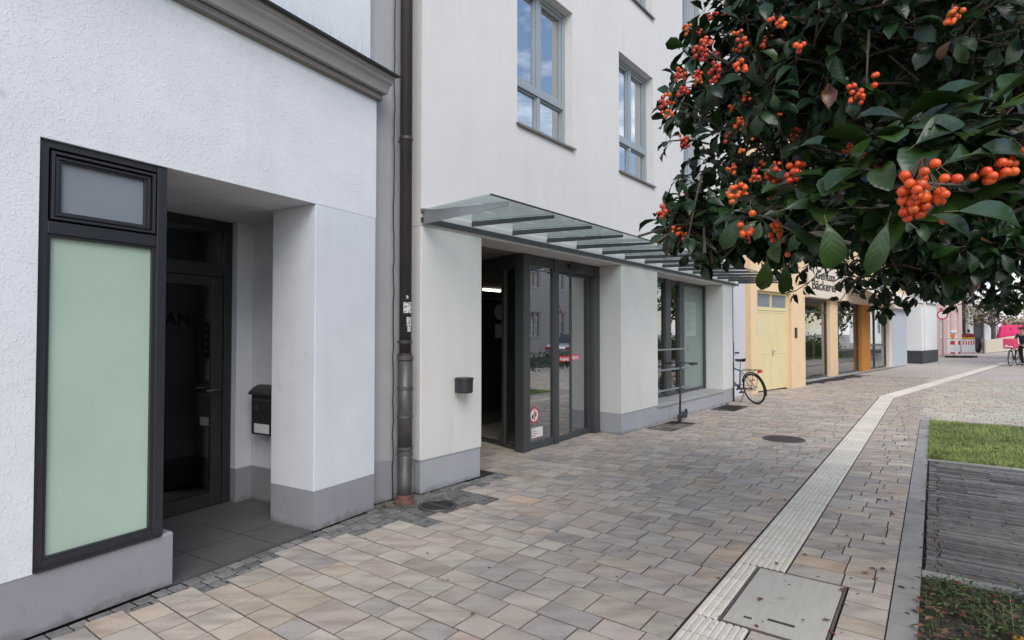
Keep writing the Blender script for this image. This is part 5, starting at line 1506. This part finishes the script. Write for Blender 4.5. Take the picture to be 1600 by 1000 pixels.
def person(loc, rz, lab, top, bot, hair, step=.18, bend=0.0, arms=((.0, .0), (.0, .0)), shoe=None, group=None, legspread=.09):
    o = thing('person', loc, rz, lab, 'person', group)
    # facing +x ; y left. joints
    b = bend
    P0 = (0, 0, .95); ch = (b * .30, 0, 1.25); nk = (b * .52, 0, 1.47); hd = (b * .62 + .02, 0, 1.63)
    J = [(P0, (.13, .11)), (ch, (.15, .10)), (nk, .055), (hd, (.078, .09)), ((hd[0] + .01, 0, hd[2] + .08), (.07, .08))]
    E_ = [(0, 1), (1, 2), (2, 3), (3, 4)]
    for s_, k in ((1, 0), (-1, 1)):
        st = step * (1 if s_ > 0 else -1); i = len(J)
        J += [((0, s_ * legspread, .88), .09), ((st * .5 + .03, s_ * (legspread + .005), .48), .058), ((st - .03, s_ * legspread, .10), .038), ((st + .12, s_ * (legspread + .01), .035), .034)]
        E_ += [(0, i), (i, i + 1), (i + 1, i + 2), (i + 2, i + 3)]
        i = len(J); ax, az = arms[k]
        J += [((ch[0] + b * .15, s_ * .18, 1.40), .055), ((ch[0] + ax * .5 - .02, s_ * .235, 1.14 + az * .4), .042), ((ch[0] + ax + .06, s_ * .23, .90 + az), .030), ((ch[0] + ax + .12, s_ * .22, .84 + az), .034)]
        E_ += [(2, i), (i, i + 1), (i + 1, i + 2), (i + 2, i + 3)]
    body = skin_obj('body', J, E_, o, M_SKIN)
    # face
    f = MB(); hx = hd[0]
    for s_ in (-1, 1): f.ball((hx + .078, s_ * .032, hd[2] + .03), .011, 8, 6)
    f.build('eye', M_TEXT, body)
    f = MB(); f.ball((hx + .095, 0, hd[2]), (.018, .012, .022), 8, 6); f.ball((hx + .02, .085, hd[2] + .01), (.015, .01, .028)); f.ball((hx + .02, -.085, hd[2] + .01), (.015, .01, .028)); f.build('nose', M_SKIN, body, smooth=True)
    f = MB(); f.ball((hx - .025, 0, hd[2] + .075), (.105, .10, .10), 14, 10); f.ball((hx - .06, 0, hd[2] + .0), (.06, .085, .10), 12, 8); f.build('hair', hair, o, smooth=True)
    # clothing
    JT = [(P0, (.15, .13)), (ch, (.17, .125)), ((nk[0] - .01, 0, 1.45), .075)]; ET = [(0, 1), (1, 2)]
    for s_, k in ((1, 0), (-1, 1)):
        ax, az = arms[k]; i = len(JT)
        JT += [((ch[0] + b * .15, s_ * .185, 1.395), .072), ((ch[0] + ax * .5 - .02, s_ * .237, 1.14 + az * .4), .058), ((ch[0] + ax + .05, s_ * .23, .92 + az), .043)]
        ET += [(2, i), (i, i + 1), (i + 1, i + 2)]
    skin_obj('jacket', JT, ET, o, top)
    JB = [((0, 0, .96), (.135, .125))]; EB = []
    for s_ in (1, -1):
        st = step * (1 if s_ > 0 else -1); i = len(JB)
        JB += [((0, s_ * legspread, .84), .102), ((st * .5 + .03, s_ * (legspread + .005), .48), .073), ((st - .03, s_ * legspread, .10), .056)]
        EB += [(0, i), (i, i + 1), (i + 1, i + 2)]
    skin_obj('trousers', JB, EB, o, bot)
    for s_ in (1, -1):
        st = step * (1 if s_ > 0 else -1); f = MB(); f.ball((st + .05, s_ * (legspread + .005), .045), (.135, .048, .045), 12, 8); f.build('shoe', shoe or M_BLACKP, o, smooth=True)
    # fingers
    for s_, k in ((1, 0), (-1, 1)):
        ax, az = arms[k]; f = MB(); h_ = Vector((ch[0] + ax + .13, s_ * .22, .82 + az))
        for q in range(4): f.tube([h_ + Vector((-.03 + .02 * q, 0, 0)), h_ + Vector((-.03 + .021 * q, -s_ * .005, -.045)), h_ + Vector((-.025 + .021 * q, -s_ * .02, -.075 + .006 * abs(q - 1.5)))], [.0095, .0085, .007], seg=6)
        f.tube([h_ + Vector((.03, 0, .02)), h_ + Vector((.055, -s_ * .01, -.02))], [.010, .008], seg=6); f.build('finger', M_SKIN, body, smooth=True)
    return o


M_NAVY = mat('navy_cloth', (.018, .024, .045), .8, var=.2, vscale=12)
M_BLKC = mat('black_cloth', (.014, .015, .018), .85, var=.2, vscale=12)
M_HAIR = mat('dark_hair', (.035, .022, .016), .7)
person((36.2, 46.3, 0), R(235), 'person in black jacket walking behind the barriers towards the camera', M_BLKC, M_NAVY, M_HAIR, group=None)
person((36.95, 46.2, 0), R(60), 'person in dark blue coat walking away beside the black jacketed walker', M_NAVY, M_BLKC, M_HAIR, step=-.2)
cy = (23.62, 26.3, 0)
person((cy[0] - .05, cy[1], 0), R(205), 'person in dark clothes straddling a bicycle at the right edge, pink delivery bag in front', M_NAVY, M_BLKC, M_HAIR, bend=.25, arms=((.35, .12), (.35, .12)), legspread=.14)
b3 = bicycle('delivery_bicycle', (cy[0] - .62, cy[1] - .12, 0), R(215), 'black delivery bicycle held by the person at the right edge of the far plaza', None, M_BLKC, rack=False, wr=.36)
bg = thing('delivery_bag', (cy[0] - 1.0, cy[1] - .38, .80), R(215), 'bright pink delivery bag with white marks on the front of the delivery bicycle', 'bag')
f = MB(); f.box(-.22, .22, -.23, .23, 0, .46); f.build('bag', M_PINKV2, bg, bevel=.07, seg=3)
f = MB(); f.prof([(-.235, .06), (-.24, .06), (-.24, .10), (-.235, .10)], -.16, .16); f.box(.225, .232, -.16, .14, .07, .12); f.box(.225, .232, -.12, -.05, .12, .17); f.build('white_mark', M_WHITE, bg)
# ================================================================== BERRY TREE
TR = Vector((3.05, 3.00, 0))
BT = thing('berry_tree', TR, 0, 'low spreading tree with dark glossy leaves and bright orange berries hanging over the right side', 'tree')
rt = random.Random(21)


def leaf_mesh(mb, p, d, up, L_, W_, c_, nseg=5, droop=.35, fold=.25, roll=0.0, stem=.18):
    """obovate leaf growing from p along d, upper side towards up"""
    d = d.normalized(); s = d.cross(up)
    if s.length < 1e-4: s = d.orthogonal()
    s.normalize(); u = s.cross(d).normalized()
    if roll: q = Matrix.Rotation(roll, 3, d); s = q @ s; u = q @ u
    prof = [0.0, .30, .66, .93, 1.0, .78, .12] if nseg >= 6 else ([0, .42, .95, .85, .03] if nseg >= 4 else [0, .9, .75, .03])
    n = len(prof) - 1
    cur = p + d * (L_ * stem); ang_ = 0; vs = []; uv = []
    step = L_ / n; dd = d.copy(); uu = u.copy()
    wav = rt.uniform(-.12, .12)
    for i, w_ in enumerate(prof):
        hw = W_ * .5 * w_; t = i / n
        lift = fold * hw + wav * hw * math.sin(t * 9)
        lift2 = fold * hw - wav * hw * math.sin(t * 9 + 1)
        vs += [cur - s * hw + uu * lift, cur.copy(), cur + s * hw + uu * lift2]
        uv += [(t, -w_ * .5), (t, 0), (t, w_ * .5)]
        rot = Matrix.Rotation(-droop / n * (0.4 + 1.2 * t), 3, s)
        dd = rot @ dd; uu = rot @ uu
        cur = cur + dd * step
    fs = []
    for i in range(n):
        fs += [(3 * i, 3 * i + 1, 3 * i + 4, 3 * i + 3), (3 * i + 1, 3 * i + 2, 3 * i + 5, 3 * i + 4)]
    mb.add([v - TR for v in vs], fs, uvs=uv, c=c_)
    if nseg >= 5:
        mb.tube([p - TR, p + d * (L_ * stem) - TR], L_ * .012, seg=4, cap=False, c=(.10, .09, .03))


GREEN = [(.009, .027, .007), (.012, .034, .009), (.008, .022, .007), (.017, .042, .010), (.010, .029, .010)]


def lcol(b=1.0):
    c_ = rt.choice(GREEN); k = rt.uniform(.75, 1.3) * b
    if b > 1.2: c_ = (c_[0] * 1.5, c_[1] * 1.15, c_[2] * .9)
    if rt.random() < .006: return (.10, .04, .015)
    return tuple(x * k for x in c_)


def rosette(mb, p, axis, n, L_, nseg, bright=1.0, spread=1.0):
    axis = axis.normalized(); t = axis.orthogonal().normalized(); b = axis.cross(t)
    off = rt.uniform(0, 6.28)
    for k in range(n):
        a_ = off + k * 2.4 + rt.uniform(-.3, .3); el = rt.uniform(.05, .8)
        d = (t * math.cos(a_) + b * math.sin(a_)) * spread + axis * el
        d.z -= .10
        q = p + axis * rt.uniform(-.02, .015)
        l = L_ * rt.uniform(.65, 1.15)
        leaf_mesh(mb, q, d, Vector((0, 0, 1)) * .8 + axis * .5, l, l * rt.uniform(.46, .58), lcol(bright), nseg, droop=rt.uniform(.1, 1.4), fold=rt.uniform(.15, .6), roll=rt.uniform(-.5, .5))


crown = MB(); twigs = MB()
trunk_top = TR + Vector((0, 0, 1.75))
MAIN = [px(1400, 230, 2.7), Vector((2.8, 3.4, 2.9)), Vector((2.3, 2.2, 2.55)), px(1500, 250, 1.15), px(1210, 170, 1.8), px(1120, 345, 1.65), Vector((3.6, 3.6, 3.2)), Vector((2.2, 4.0, 2.9)), Vector((3.2, 2.2, 2.8)), px(1420, 60, 1.6)]
limb = MB()
def limb_to(a_, b_, r0, r1, w_=.12):
    a_, b_ = Vector(a_), Vector(b_); pts = []; L_ = (b_ - a_).length
    for i in range(7):
        t = i / 6; p = a_.lerp(b_, t); p += Vector([rt.uniform(-1, 1) for _ in range(3)]) * L_ * .035 * math.sin(t * PI) + Vector((0, 0, w_ * L_ * math.sin(t * PI)))
        pts.append(p - TR)
    limb.tube(pts, [r0 + (r1 - r0) * i / 6 for i in range(7)], seg=8)
    return [p + TR for p in pts]


def Q_CLEAR(q):
    """keep foliage out of the walking space near the person with the camera (a clipped crown edge)"""
    return q.y > .55 and q.x > .30


def ell(center, rad, nodes_, nleaf, L_, nseg, shell=.45, bright=1.0, limbfrom=None, clip=None):
    c = Vector(center); k = 0
    while k < nodes_:
        v = Vector([rt.gauss(0, 1) for _ in range(3)]).normalized()
        rr = (shell + (1 - shell) * rt.random() ** .6) * (1 + .16 * noise.noise(v * 2.2 + c))
        p = c + Vector((v.x * rad[0], v.y * rad[1], v.z * rad[2])) * rr
        k += 1
        if not Q_CLEAR(p): continue
        if clip and not clip(p): continue
        ax = (v + Vector((0, 0, .25)) + Vector([rt.gauss(0, .35) for _ in range(3)])).normalized()
        rosette(crown, p, ax, rt.randint(*nleaf), L_, nseg, bright)
        # twig back toward centre
        q = p - ax * rt.uniform(.08, .2) - (p - c) * .12
        twigs.tube([p - TR, (p + q) / 2 - TR + Vector((0, 0, .01)), q - TR], [.0022, .003, .004], seg=4, cap=False)


def bottom_ok(p): return p.z > 1.70 - .03 * min(1, max(0, p.x - 2.0)) + .16 * min(1, max(0, (1.75 - p.x) / .5)) + .05 * noise.noise(p * 3)


# large rear bulk
ell((2.80, 3.40, 2.95), (1.62, 1.55, 1.36), 1900, (5, 8), .092, 3, shell=.2, clip=bottom_ok)
ell((3.9, 3.4, 3.1), (1.4, 1.6, 1.4), 700, (5, 8), .10, 3, shell=.3, clip=bottom_ok)
ell((2.05, 2.55, 2.35), (1.02, .95, .78), 900, (5, 8), .084, 4, shell=.1, clip=bottom_ok)
ell((2.2, 1.9, 2.75), (.95, .6, .75), 300, (5, 8), .085, 4, shell=.2)
# upper left lobe
ell(px(1225, 160, 1.85), (.40, .42, .42), 190, (5, 8), .072, 5, shell=.15)
ell(px(1330, 40, 1.7), (.40, .4, .34), 120, (5, 8), .074, 5, shell=.2)
ell(px(1480, 30, 1.5), (.36, .35, .28), 90, (5, 8), .076, 5, shell=.2)
ell(px(1150, 100, 2.1), (.22, .28, .22), 55, (5, 7), .07, 5, shell=.3)
# lower left lobe
ell(px(1120, 345, 1.72), (.17, .2, .11), 85, (5, 7), .062, 5, shell=.2)
ell(px(1070, 352, 1.65), (.07, .1, .07), 18, (4, 6), .055, 5, shell=.1)
ell(px(1215, 352, 1.7), (.17, .2, .08), 75, (5, 7), .066, 5, shell=.2)
ell(px(1330, 345, 1.9), (.28, .25, .09), 80, (5, 7), .075, 5, shell=.2)
ell(px(1490, 378, 2.0), (.30, .25, .12), 90, (5, 7), .08, 5, shell=.2)
# near branch with large leaves
for (u, v, d, n, L_) in ((1180, 335, 1.18, 4, .075), (1225, 325, 1.12, 6, .078), (1265, 300, 1.08, 7, .082), (1300, 265, 1.06, 6, .082), (1290, 320, 1.02, 6, .082),
                         (1345, 240, 1.02, 6, .085), (1340, 290, 1.0, 6, .085), (1390, 215, .98, 7, .088), (1385, 265, .95, 6, .086), (1430, 200, .96, 6, .090),
                         (1460, 235, .92, 6, .092), (1500, 215, .94, 7, .094), (1540, 190, .96, 6, .094), (1560, 230, .92, 6, .094), (1600, 215, .93, 7, .094),
                         (1490, 285, .90, 5, .090), (1550, 290, .92, 5, .094), (1600, 280, .92, 6, .094), (1240, 365, 1.15, 4, .074), (1420, 320, .98, 4, .085), (1360, 330, 1.05, 5, .082),
                         (1640, 240, .95, 7, .095), (1650, 300, .98, 6, .095), (1480, 180, 1.05, 6, .09), (1570, 170, 1.05, 6, .09)):
    p = px(u, v, d)
    ax = Vector((-.25, -.45, .75)) + Vector([rt.gauss(0, .22) for _ in range(3)])
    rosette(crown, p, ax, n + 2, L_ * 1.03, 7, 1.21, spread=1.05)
# single large leaves placed by hand on the near branch
for (u, v, d, dx, dy, dz, L_, w_) in ((1478, 330, .80, .85, -.1, .02, .105, .5), (1440, 330, .82, .75, -.15, -.25, .075, .5), (1395, 330, .84, -.35, -.1, -.9, .085, .33), (1500, 245, .84, .8, -.1, .2, .10, .45),
                                      (1420, 235, .88, .6, -.2, .5, .085, .5), (1465, 265, .84, .7, .1, .45, .09, .4), (1225, 400, 1.25, .1, 0, -1, .075, .42), (1200, 395, 1.3, -.1, 0, -1, .075, .5),
                                      (1222, 352, 1.0, .75, -.1, -.4, .075, .55), (1165, 330, 1.1, -.5, 0, -.75, .07, .5), (1290, 335, .9, .1, -.2, -.8, .075, .6), (1215, 330, 1.0, .9, -.1, .25, .08, .45)):
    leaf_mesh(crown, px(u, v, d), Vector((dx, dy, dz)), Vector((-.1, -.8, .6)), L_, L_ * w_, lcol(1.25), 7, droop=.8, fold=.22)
crown.build('crown', M_LEAF, BT, fixn=False, smooth=True)
# trunk and limbs
trk = MB(); trk.tube([(0, 0, -.05), (.02, .0, .5), (-.01, .03, 1.1), (.0, .0, 1.8)], [.095, .078, .07, .062], seg=14)
tk = trk.build('trunk', M_BARK, BT, smooth=True)
for m_ in MAIN: limb_to(trunk_top + Vector((0, 0, -.05)), m_, .032, .006)
limb_to(px(1650, 260, 1.1), px(1190, 330, 1.15), .008, .0022, .02)
limb_to(px(1600, 230, 1.0), px(1330, 270, 1.0), .006, .002, .02)
limb_to(px(1560, 300, .9), px(1440, 285, .84), .004, .0015, .02)
limb_to(px(1330, 380, 1.6), px(1100, 335, 1.65), .006, .002, .02)
limb.build('branch', M_BARK, BT, smooth=True)
twigs.build('twig', M_TWIG, BT)

# berry clusters (photo position, distance, number of berries, radius mm)
BC = [(1450, 290, .80, 26, 8.2), (1438, 318, .81, 8, 8), (1425, 335, .82, 4, 8), (1475, 350, .84, 1, 8), (1560, 270, .84, 7, 8), (1585, 262, .84, 5, 8), (1590, 235, .86, 3, 8), (1540, 275, .84, 3, 8),
      (1375, 268, .98, 2, 7.5), (1388, 265, .98, 2, 7.5), (1305, 290, 1.0, 6, 8), (1312, 302, 1.0, 4, 8), (1330, 235, 1.05, 3, 7.5), (1350, 243, 1.05, 2, 7.5), (1250, 260, 1.08, 7, 8), (1243, 275, 1.08, 6, 8),
      (1250, 295, 1.08, 4, 7.5), (1213, 272, 1.12, 7, 8), (1180, 275, 1.2, 5, 7.5), (1155, 297, 1.2, 10, 8), (1145, 305, 1.2, 5, 8), (1175, 327, 1.05, 1, 9), (1167, 355, 1.1, 5, 9), (1205, 300, 1.15, 4, 8),
      (1345, 150, 1.3, 8, 8), (1340, 138, 1.3, 5, 8), (1370, 122, 1.3, 3, 9), (1255, 70, 1.35, 4, 9), (1225, 28, 1.4, 5, 8.5), (1215, 25, 1.4, 3, 8), (1500, 15, 1.2, 7, 8), (1495, 22, 1.2, 4, 8), (1443, 47, 1.4, 2, 8),
      (1098, 78, 1.45, 14, 8), (1105, 65, 1.45, 8, 9), (1120, 105, 1.45, 9, 8), (1118, 115, 1.45, 6, 8), (1162, 98, 1.4, 6, 8.5), (1165, 60, 1.42, 4, 9), (1155, 45, 1.5, 3, 8), (1117, 20, 1.7, 6, 7.5), (1075, 40, 1.7, 7, 7.5),
      (1065, 112, 1.55, 9, 8), (1093, 115, 1.6, 5, 7.5), (1095, 125, 1.6, 5, 7), (1067, 140, 1.5, 6, 8), (1047, 145, 1.55, 2, 8), (1038, 158, 1.5, 6, 8), (1045, 175, 1.5, 5, 8), (1070, 215, 1.7, 6, 7), (1072, 225, 1.7, 4, 7),
      (1170, 148, 1.6, 6, 8), (1145, 165, 1.7, 4, 7.5), (1160, 190, 1.6, 9, 8), (1155, 193, 1.6, 3, 7.5), (1245, 207, 1.7, 9, 8), (1250, 145, 1.7, 2, 8), (1145, 262, 1.6, 9, 7.5), (1190, 255, 1.7, 4, 7.5),
      (1038, 325, 1.45, 3, 9), (1035, 335, 1.5, 4, 7.5), (1060, 360, 1.6, 6, 7.5), (1068, 368, 1.6, 5, 7.5), (1075, 300, 1.8, 5, 6.5), (1085, 322, 1.8, 6, 6.5), (1100, 312, 1.8, 5, 6.5), (1098, 375, 1.8, 5, 7), (1112, 392, 1.8, 4, 7), (1130, 385, 1.8, 3, 7),
      (1170, 375, 1.6, 3, 7), (1220, 350, 1.2, 5, 8), (1215, 370, 1.2, 4, 8), (1235, 397, 1.2, 1, 8.5), (1200, 65, 1.6, 4, 7), (1205, 55, 1.7, 4, 7), (1095, 45, 1.75, 5, 7), (1140, 15, 1.8, 5, 7)]
BC += [(rt.uniform(1045, 1240), rt.uniform(60, 260), rt.uniform(1.5, 1.75), rt.choice([1, 2, 3]), 7) for _ in range(14)]
for (u, v, d, n, rmm) in BC:
    rmm *= .92 if d < 1.0 else .80
    c = px(u, v, d); f = MB(); sp = .0075 * (n ** .42) * (rmm / 8) + .001
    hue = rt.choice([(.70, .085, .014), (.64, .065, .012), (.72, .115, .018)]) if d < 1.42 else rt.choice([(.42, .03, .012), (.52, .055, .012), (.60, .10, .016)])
    pts = []
    tries = 0
    while len(pts) < n and tries < 600:
        tries += 1
        q = Vector([rt.uniform(-1, 1) for _ in range(3)])
        if q.length > 1: continue
        q = Vector((q.x * sp * 1.25, q.y * sp, q.z * sp * 1.1))
        if all((q - w_[0]).length > rmm * .00165 for w_ in pts): pts.append((q, rmm * .001 * rt.uniform(.86, 1.08)))
        if tries % 60 == 59: sp *= 1.12
    hub = Vector((.004, .01, sp + .012))
    for q, r_ in pts:
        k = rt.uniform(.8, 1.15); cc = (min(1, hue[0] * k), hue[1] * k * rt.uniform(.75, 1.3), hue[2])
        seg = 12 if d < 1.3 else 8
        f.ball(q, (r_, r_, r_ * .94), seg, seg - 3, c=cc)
        f.ball(q + Vector((rt.uniform(-.2, .2), rt.uniform(-.5, 0), -.93)).normalized() * r_ * .93, r_ * .26, 6, 4, c=(.03, .015, .01))
        if d < 1.5: f.tube([q, (q + hub) / 2 + Vector((rt.uniform(-.003, .003), 0, .002)), hub], .0008, seg=4, cap=False, c=(.08, .04, .02))
    o = f.build('berry_cluster', M_BERRY, BT, smooth=True, fixn=False); o.location = c - TR

# ================================================================== BED PLANTS, GRASS, LITTER
rg = random.Random(11)
f = MB()
for k in range(34000):
    a_ = rg.uniform(8.53, 12.28); b_ = KB1 + .005 + rg.random() ** 1.25 * 2.4
    if rg.random() < .25: a_ = 8.53 + rg.random() ** 2 * 1.5
    p = AB(a_, b_, 0); h_ = rg.uniform(.018, .052) * (1.35 if a_ < 9.2 else 1); t = rg.uniform(0, PI); w_ = rg.uniform(.0016, .0032)
    s_ = Vector((math.cos(t), math.sin(t), 0)) * w_; l_ = Vector((rg.uniform(-.022, .022), rg.uniform(-.022, .022), 0))
    k_ = rg.uniform(.7, 1.5) * (1 + .45 * noise.noise(AB(a_, b_) * 1.3)) * (.75 if noise.noise(AB(a_, b_) * 4 + Vector((9, 3, 0))) > .25 else 1); y_ = rg.random()
    if noise.noise(AB(a_, b_) * 2.2 + Vector((5, 5, 0))) > .38 and rg.random() < .75: continue
    cc = (k_ * (1.3 if y_ < .2 else 1), k_, k_ * .9)
    f.add([p - s_, p + s_, p + l_ * .5 + s_ * .7 + Vector((0, 0, h_ * .6)), p + l_ + Vector((0, 0, h_)), p + l_ * .5 - s_ * .7 + Vector((0, 0, h_ * .6))], [(0, 1, 2, 3, 4)], c=cc)
tag(f.build('grass', M_GRASSB, fixn=False), kind='stuff')


def simple_leaf(mb, p, d, up, L_, W_, c_, curl=.3):
    d = d.normalized(); s = d.cross(up).normalized(); u = s.cross(d)
    pr = [0, .6, 1, .8, .35, .0]; vs = []
    for i, w_ in enumerate(pr):
        t = i / 5; q = p + d * L_ * t + u * (-curl * L_ * t * t); hw = W_ / 2 * w_
        vs += [q - s * hw + u * hw * .35, q, q + s * hw + u * hw * .35]
    mb.add(vs, [x for i in range(5) for x in ((3 * i, 3 * i + 1, 3 * i + 4, 3 * i + 3), (3 * i + 1, 3 * i + 2, 3 * i + 5, 3 * i + 4))], c=c_)


f = MB()
for k in range(17000):
    a_ = rg.uniform(1.2, 4.39); b_ = KB1 + .02 + rg.random() ** 1.1 * 1.9
    dens = noise.noise(AB(a_, b_) * 2.5)
    if dens < -.15 and rg.random() < .7: continue
    z = rg.random() ** 1.4 * (.10 + .06 * dens) * min(1, .35 + (b_ - KB1) * 1.2); t = rg.uniform(0, 2 * PI)
    k_ = rg.uniform(.5, 1.5); cc = rg.choice([(.055, .085, .025), (.04, .07, .022), (.09, .12, .035), (.075, .085, .03)])
    simple_leaf(f, AB(a_, b_, z), Vector((math.cos(t), math.sin(t), rg.uniform(-.2, .8))), Vector((0, 0, 1)), rg.uniform(.02, .05), rg.uniform(.008, .02), tuple(x * k_ for x in cc))
for k in range(900):
    a_ = rg.uniform(1.2, 4.38); b_ = KB1 + .03 + rg.random() * 1.8; p = AB(a_, b_, 0); h_ = rg.uniform(.05, .17); t = rg.uniform(0, 6.28); l_ = Vector((math.cos(t), math.sin(t), 0)) * rg.uniform(.01, .06); s_ = l_.cross(Vector((0, 0, 1))).normalized() * .0018
    k_ = rg.uniform(.6, 1.3); f.add([p - s_, p + s_, p + l_ + Vector((0, 0, h_))], [(0, 1, 2)], c=(.09 * k_, .12 * k_, .04 * k_))
tag(f.build('ground_cover', M_FOL, fixn=False), kind='stuff')

DEADC = [(.13, .045, .03), (.10, .06, .04), (.16, .08, .04), (.16, .10, .06), (.08, .05, .035), (.22, .045, .03)]


def dead(mb, a_, b_, z, L_):
    t = rg.uniform(0, 6.28); c_ = rg.choice(DEADC); k = rg.uniform(.7, 1.3)
    simple_leaf(mb, AB(a_, b_, z), Vector((math.cos(t), math.sin(t), rg.uniform(.0, .15))), Vector((rg.uniform(-.25, .25), rg.uniform(-.25, .25), 1)), L_, L_ * rg.uniform(.4, .6), tuple(x * k for x in c_), curl=rg.uniform(-.1, .25))


f = MB()
for k in range(240):      # small crumbs and specks lying everywhere
    a_ = rg.uniform(2.6, 16); b_ = rg.uniform(-3.4, KB1)
    if not ok_paver([AB(a_, b_)] * 4): continue
    dead(f, a_, b_, .004, rg.uniform(.008, .022))
for k in range(150): dead(f, rg.uniform(2.6, 11.5), rg.gauss(-.35, .35), .006, rg.uniform(.015, .05))
for k in range(110): dead(f, rg.uniform(2.6, 12.2), KB1 - .01 + abs(rg.gauss(0, .10)), .014, rg.uniform(.02, .06))
for k in range(120): dead(f, rg.uniform(2.4, 4.4), KB1 + abs(rg.gauss(0, .22)), rg.uniform(.015, .055), rg.uniform(.03, .075))
for k in range(60): dead(f, rg.uniform(8.5, 12), KB1 + rg.random() * 1.6, .03, rg.uniform(.03, .08))
for k in range(60): dead(f, 8.55 + rg.random() * .3, KB1 + rg.random() * 1.2, .03, rg.uniform(.04, .09))
for k in range(35): dead(f, rg.uniform(4.5, 8.4), KB1 + rg.random() ** 1.5 * 1.4, .012, rg.uniform(.015, .05))
tag(f.build('leaf_litter', M_DEAD, fixn=False), kind='stuff')
lab = {0: 'curled dark red leaf lying on the paving'}
for k, (u, v, L_) in enumerate(((1352, 885, .05), (1341, 892, .045), (1378, 886, .05), (1372, 846, .05), (1318, 837, .035), (1280, 966, .045), (1187, 932, .05), (1122, 903, .04), (742, 955, .028), (1545, 705, .12))):
    dpt = FPX * EYE / (v - 520); f = MB(); c_ = rg.choice(DEADC[:3] + DEADC[5:])
    t = rg.uniform(0, 6.28)
    simple_leaf(f, Vector((0, 0, 0)), Vector((math.cos(t), math.sin(t), .1)), Vector((.1, 0, 1)), L_, L_ * .55, c_, curl=.15)
    o = f.build('fallen_leaf', M_DEAD, fixn=False); o.location = ((u - 800) / FPX * dpt, dpt, .008 if k < 9 else .05)
    tag(o, 'curled red brown leaf lying on the paving or the grass', 'leaf', 'larger fallen leaves')
# chewing gum marks and moss tufts as thin real discs
f = MB()
for k in range(130):
    a_ = rg.uniform(2.6, 13); b_ = rg.uniform(-3.5, -1.15)
    if not ok_paver([AB(a_, b_)] * 4): continue
    p = AB(a_, b_, .0022); r_ = rg.uniform(.005, .012); n = 9
    f.add([p + Vector((math.cos(2 * PI * i / n), math.sin(2 * PI * i / n), 0)) * r_ * rg.uniform(.8, 1.15) for i in range(n)], [tuple(range(n))])
tag(f.build('gum_specks', mat('old_gum', (.06, .055, .052), .9), fixn=False), kind='stuff')
# weeds at the foot of the pipe
f = MB()
for k in range(120):
    p = Vector((-1.02, 5.02, 0)) + Vector((rg.gauss(0, .09), rg.gauss(0, .05), 0)); t = rg.uniform(0, 6.28); h_ = rg.uniform(.015, .06)
    l_ = Vector((math.cos(t), math.sin(t), 0)) * .03; s_ = l_.cross(Vector((0, 0, 1))).normalized() * .002
    f.add([p - s_, p + s_, p + l_ + Vector((0, 0, h_))], [(0, 1, 2)], c=(.09, .08, .05) if k % 2 else (.05, .07, .03))
tag(f.build('weeds', M_FOL, fixn=False), kind='stuff')

# yellow daisy in the near bed
fl0 = Vector(((1582 - 800) / FPX * 2.80, 2.80, 0))
fw = thing('yellow_coneflower', fl0, 0, 'orange yellow daisy flower with dark centre in the near planted bed', 'flower')
zf = EYE - (990 - 520) / FPX * 2.80 + .0
f = MB(); f.tube([(0, .02, 0), (.005, .01, zf * .5), (0, 0, zf)], .002, seg=5); f.build('stem', MATS.get('stem_green') or mat('stem_green', (.06, .10, .03), .6), fw)
f = MB()
for k in range(12):
    t = 2 * PI * k / 12; d = Vector((math.cos(t), math.sin(t) * .9, .25 * math.sin(t + 1) - .05))
    simple_leaf(f, Vector((0, 0, zf)), d, Vector((0, -.6, 1)), .026, .009, (.75, .30, .02), curl=.2)
f.build('petal', M_DEAD, fw, fixn=False)
f = MB(); f.ball((0, -.002, zf + .003), (.007, .007, .006), 10, 7); f.build('flower_head', M_TEXT, fw, smooth=True)
# pale dry stalks rising beside it
f = MB()
for (u, v0, v1) in ((1570, 935, 985), (1592, 940, 985)):
    d = 2.85; f.tube([((u + 10 - 800) / FPX * d, d, .0), ((u + 5 - 800) / FPX * d, d, .05), ((u - 800) / FPX * d, d, .22)], .0014, seg=4)
o = f.build('dry_stalk', mat('dry_grass', (.30, .28, .18), .7)); tag(o, 'pale dry grass stalks rising above the near planted bed', 'plant')
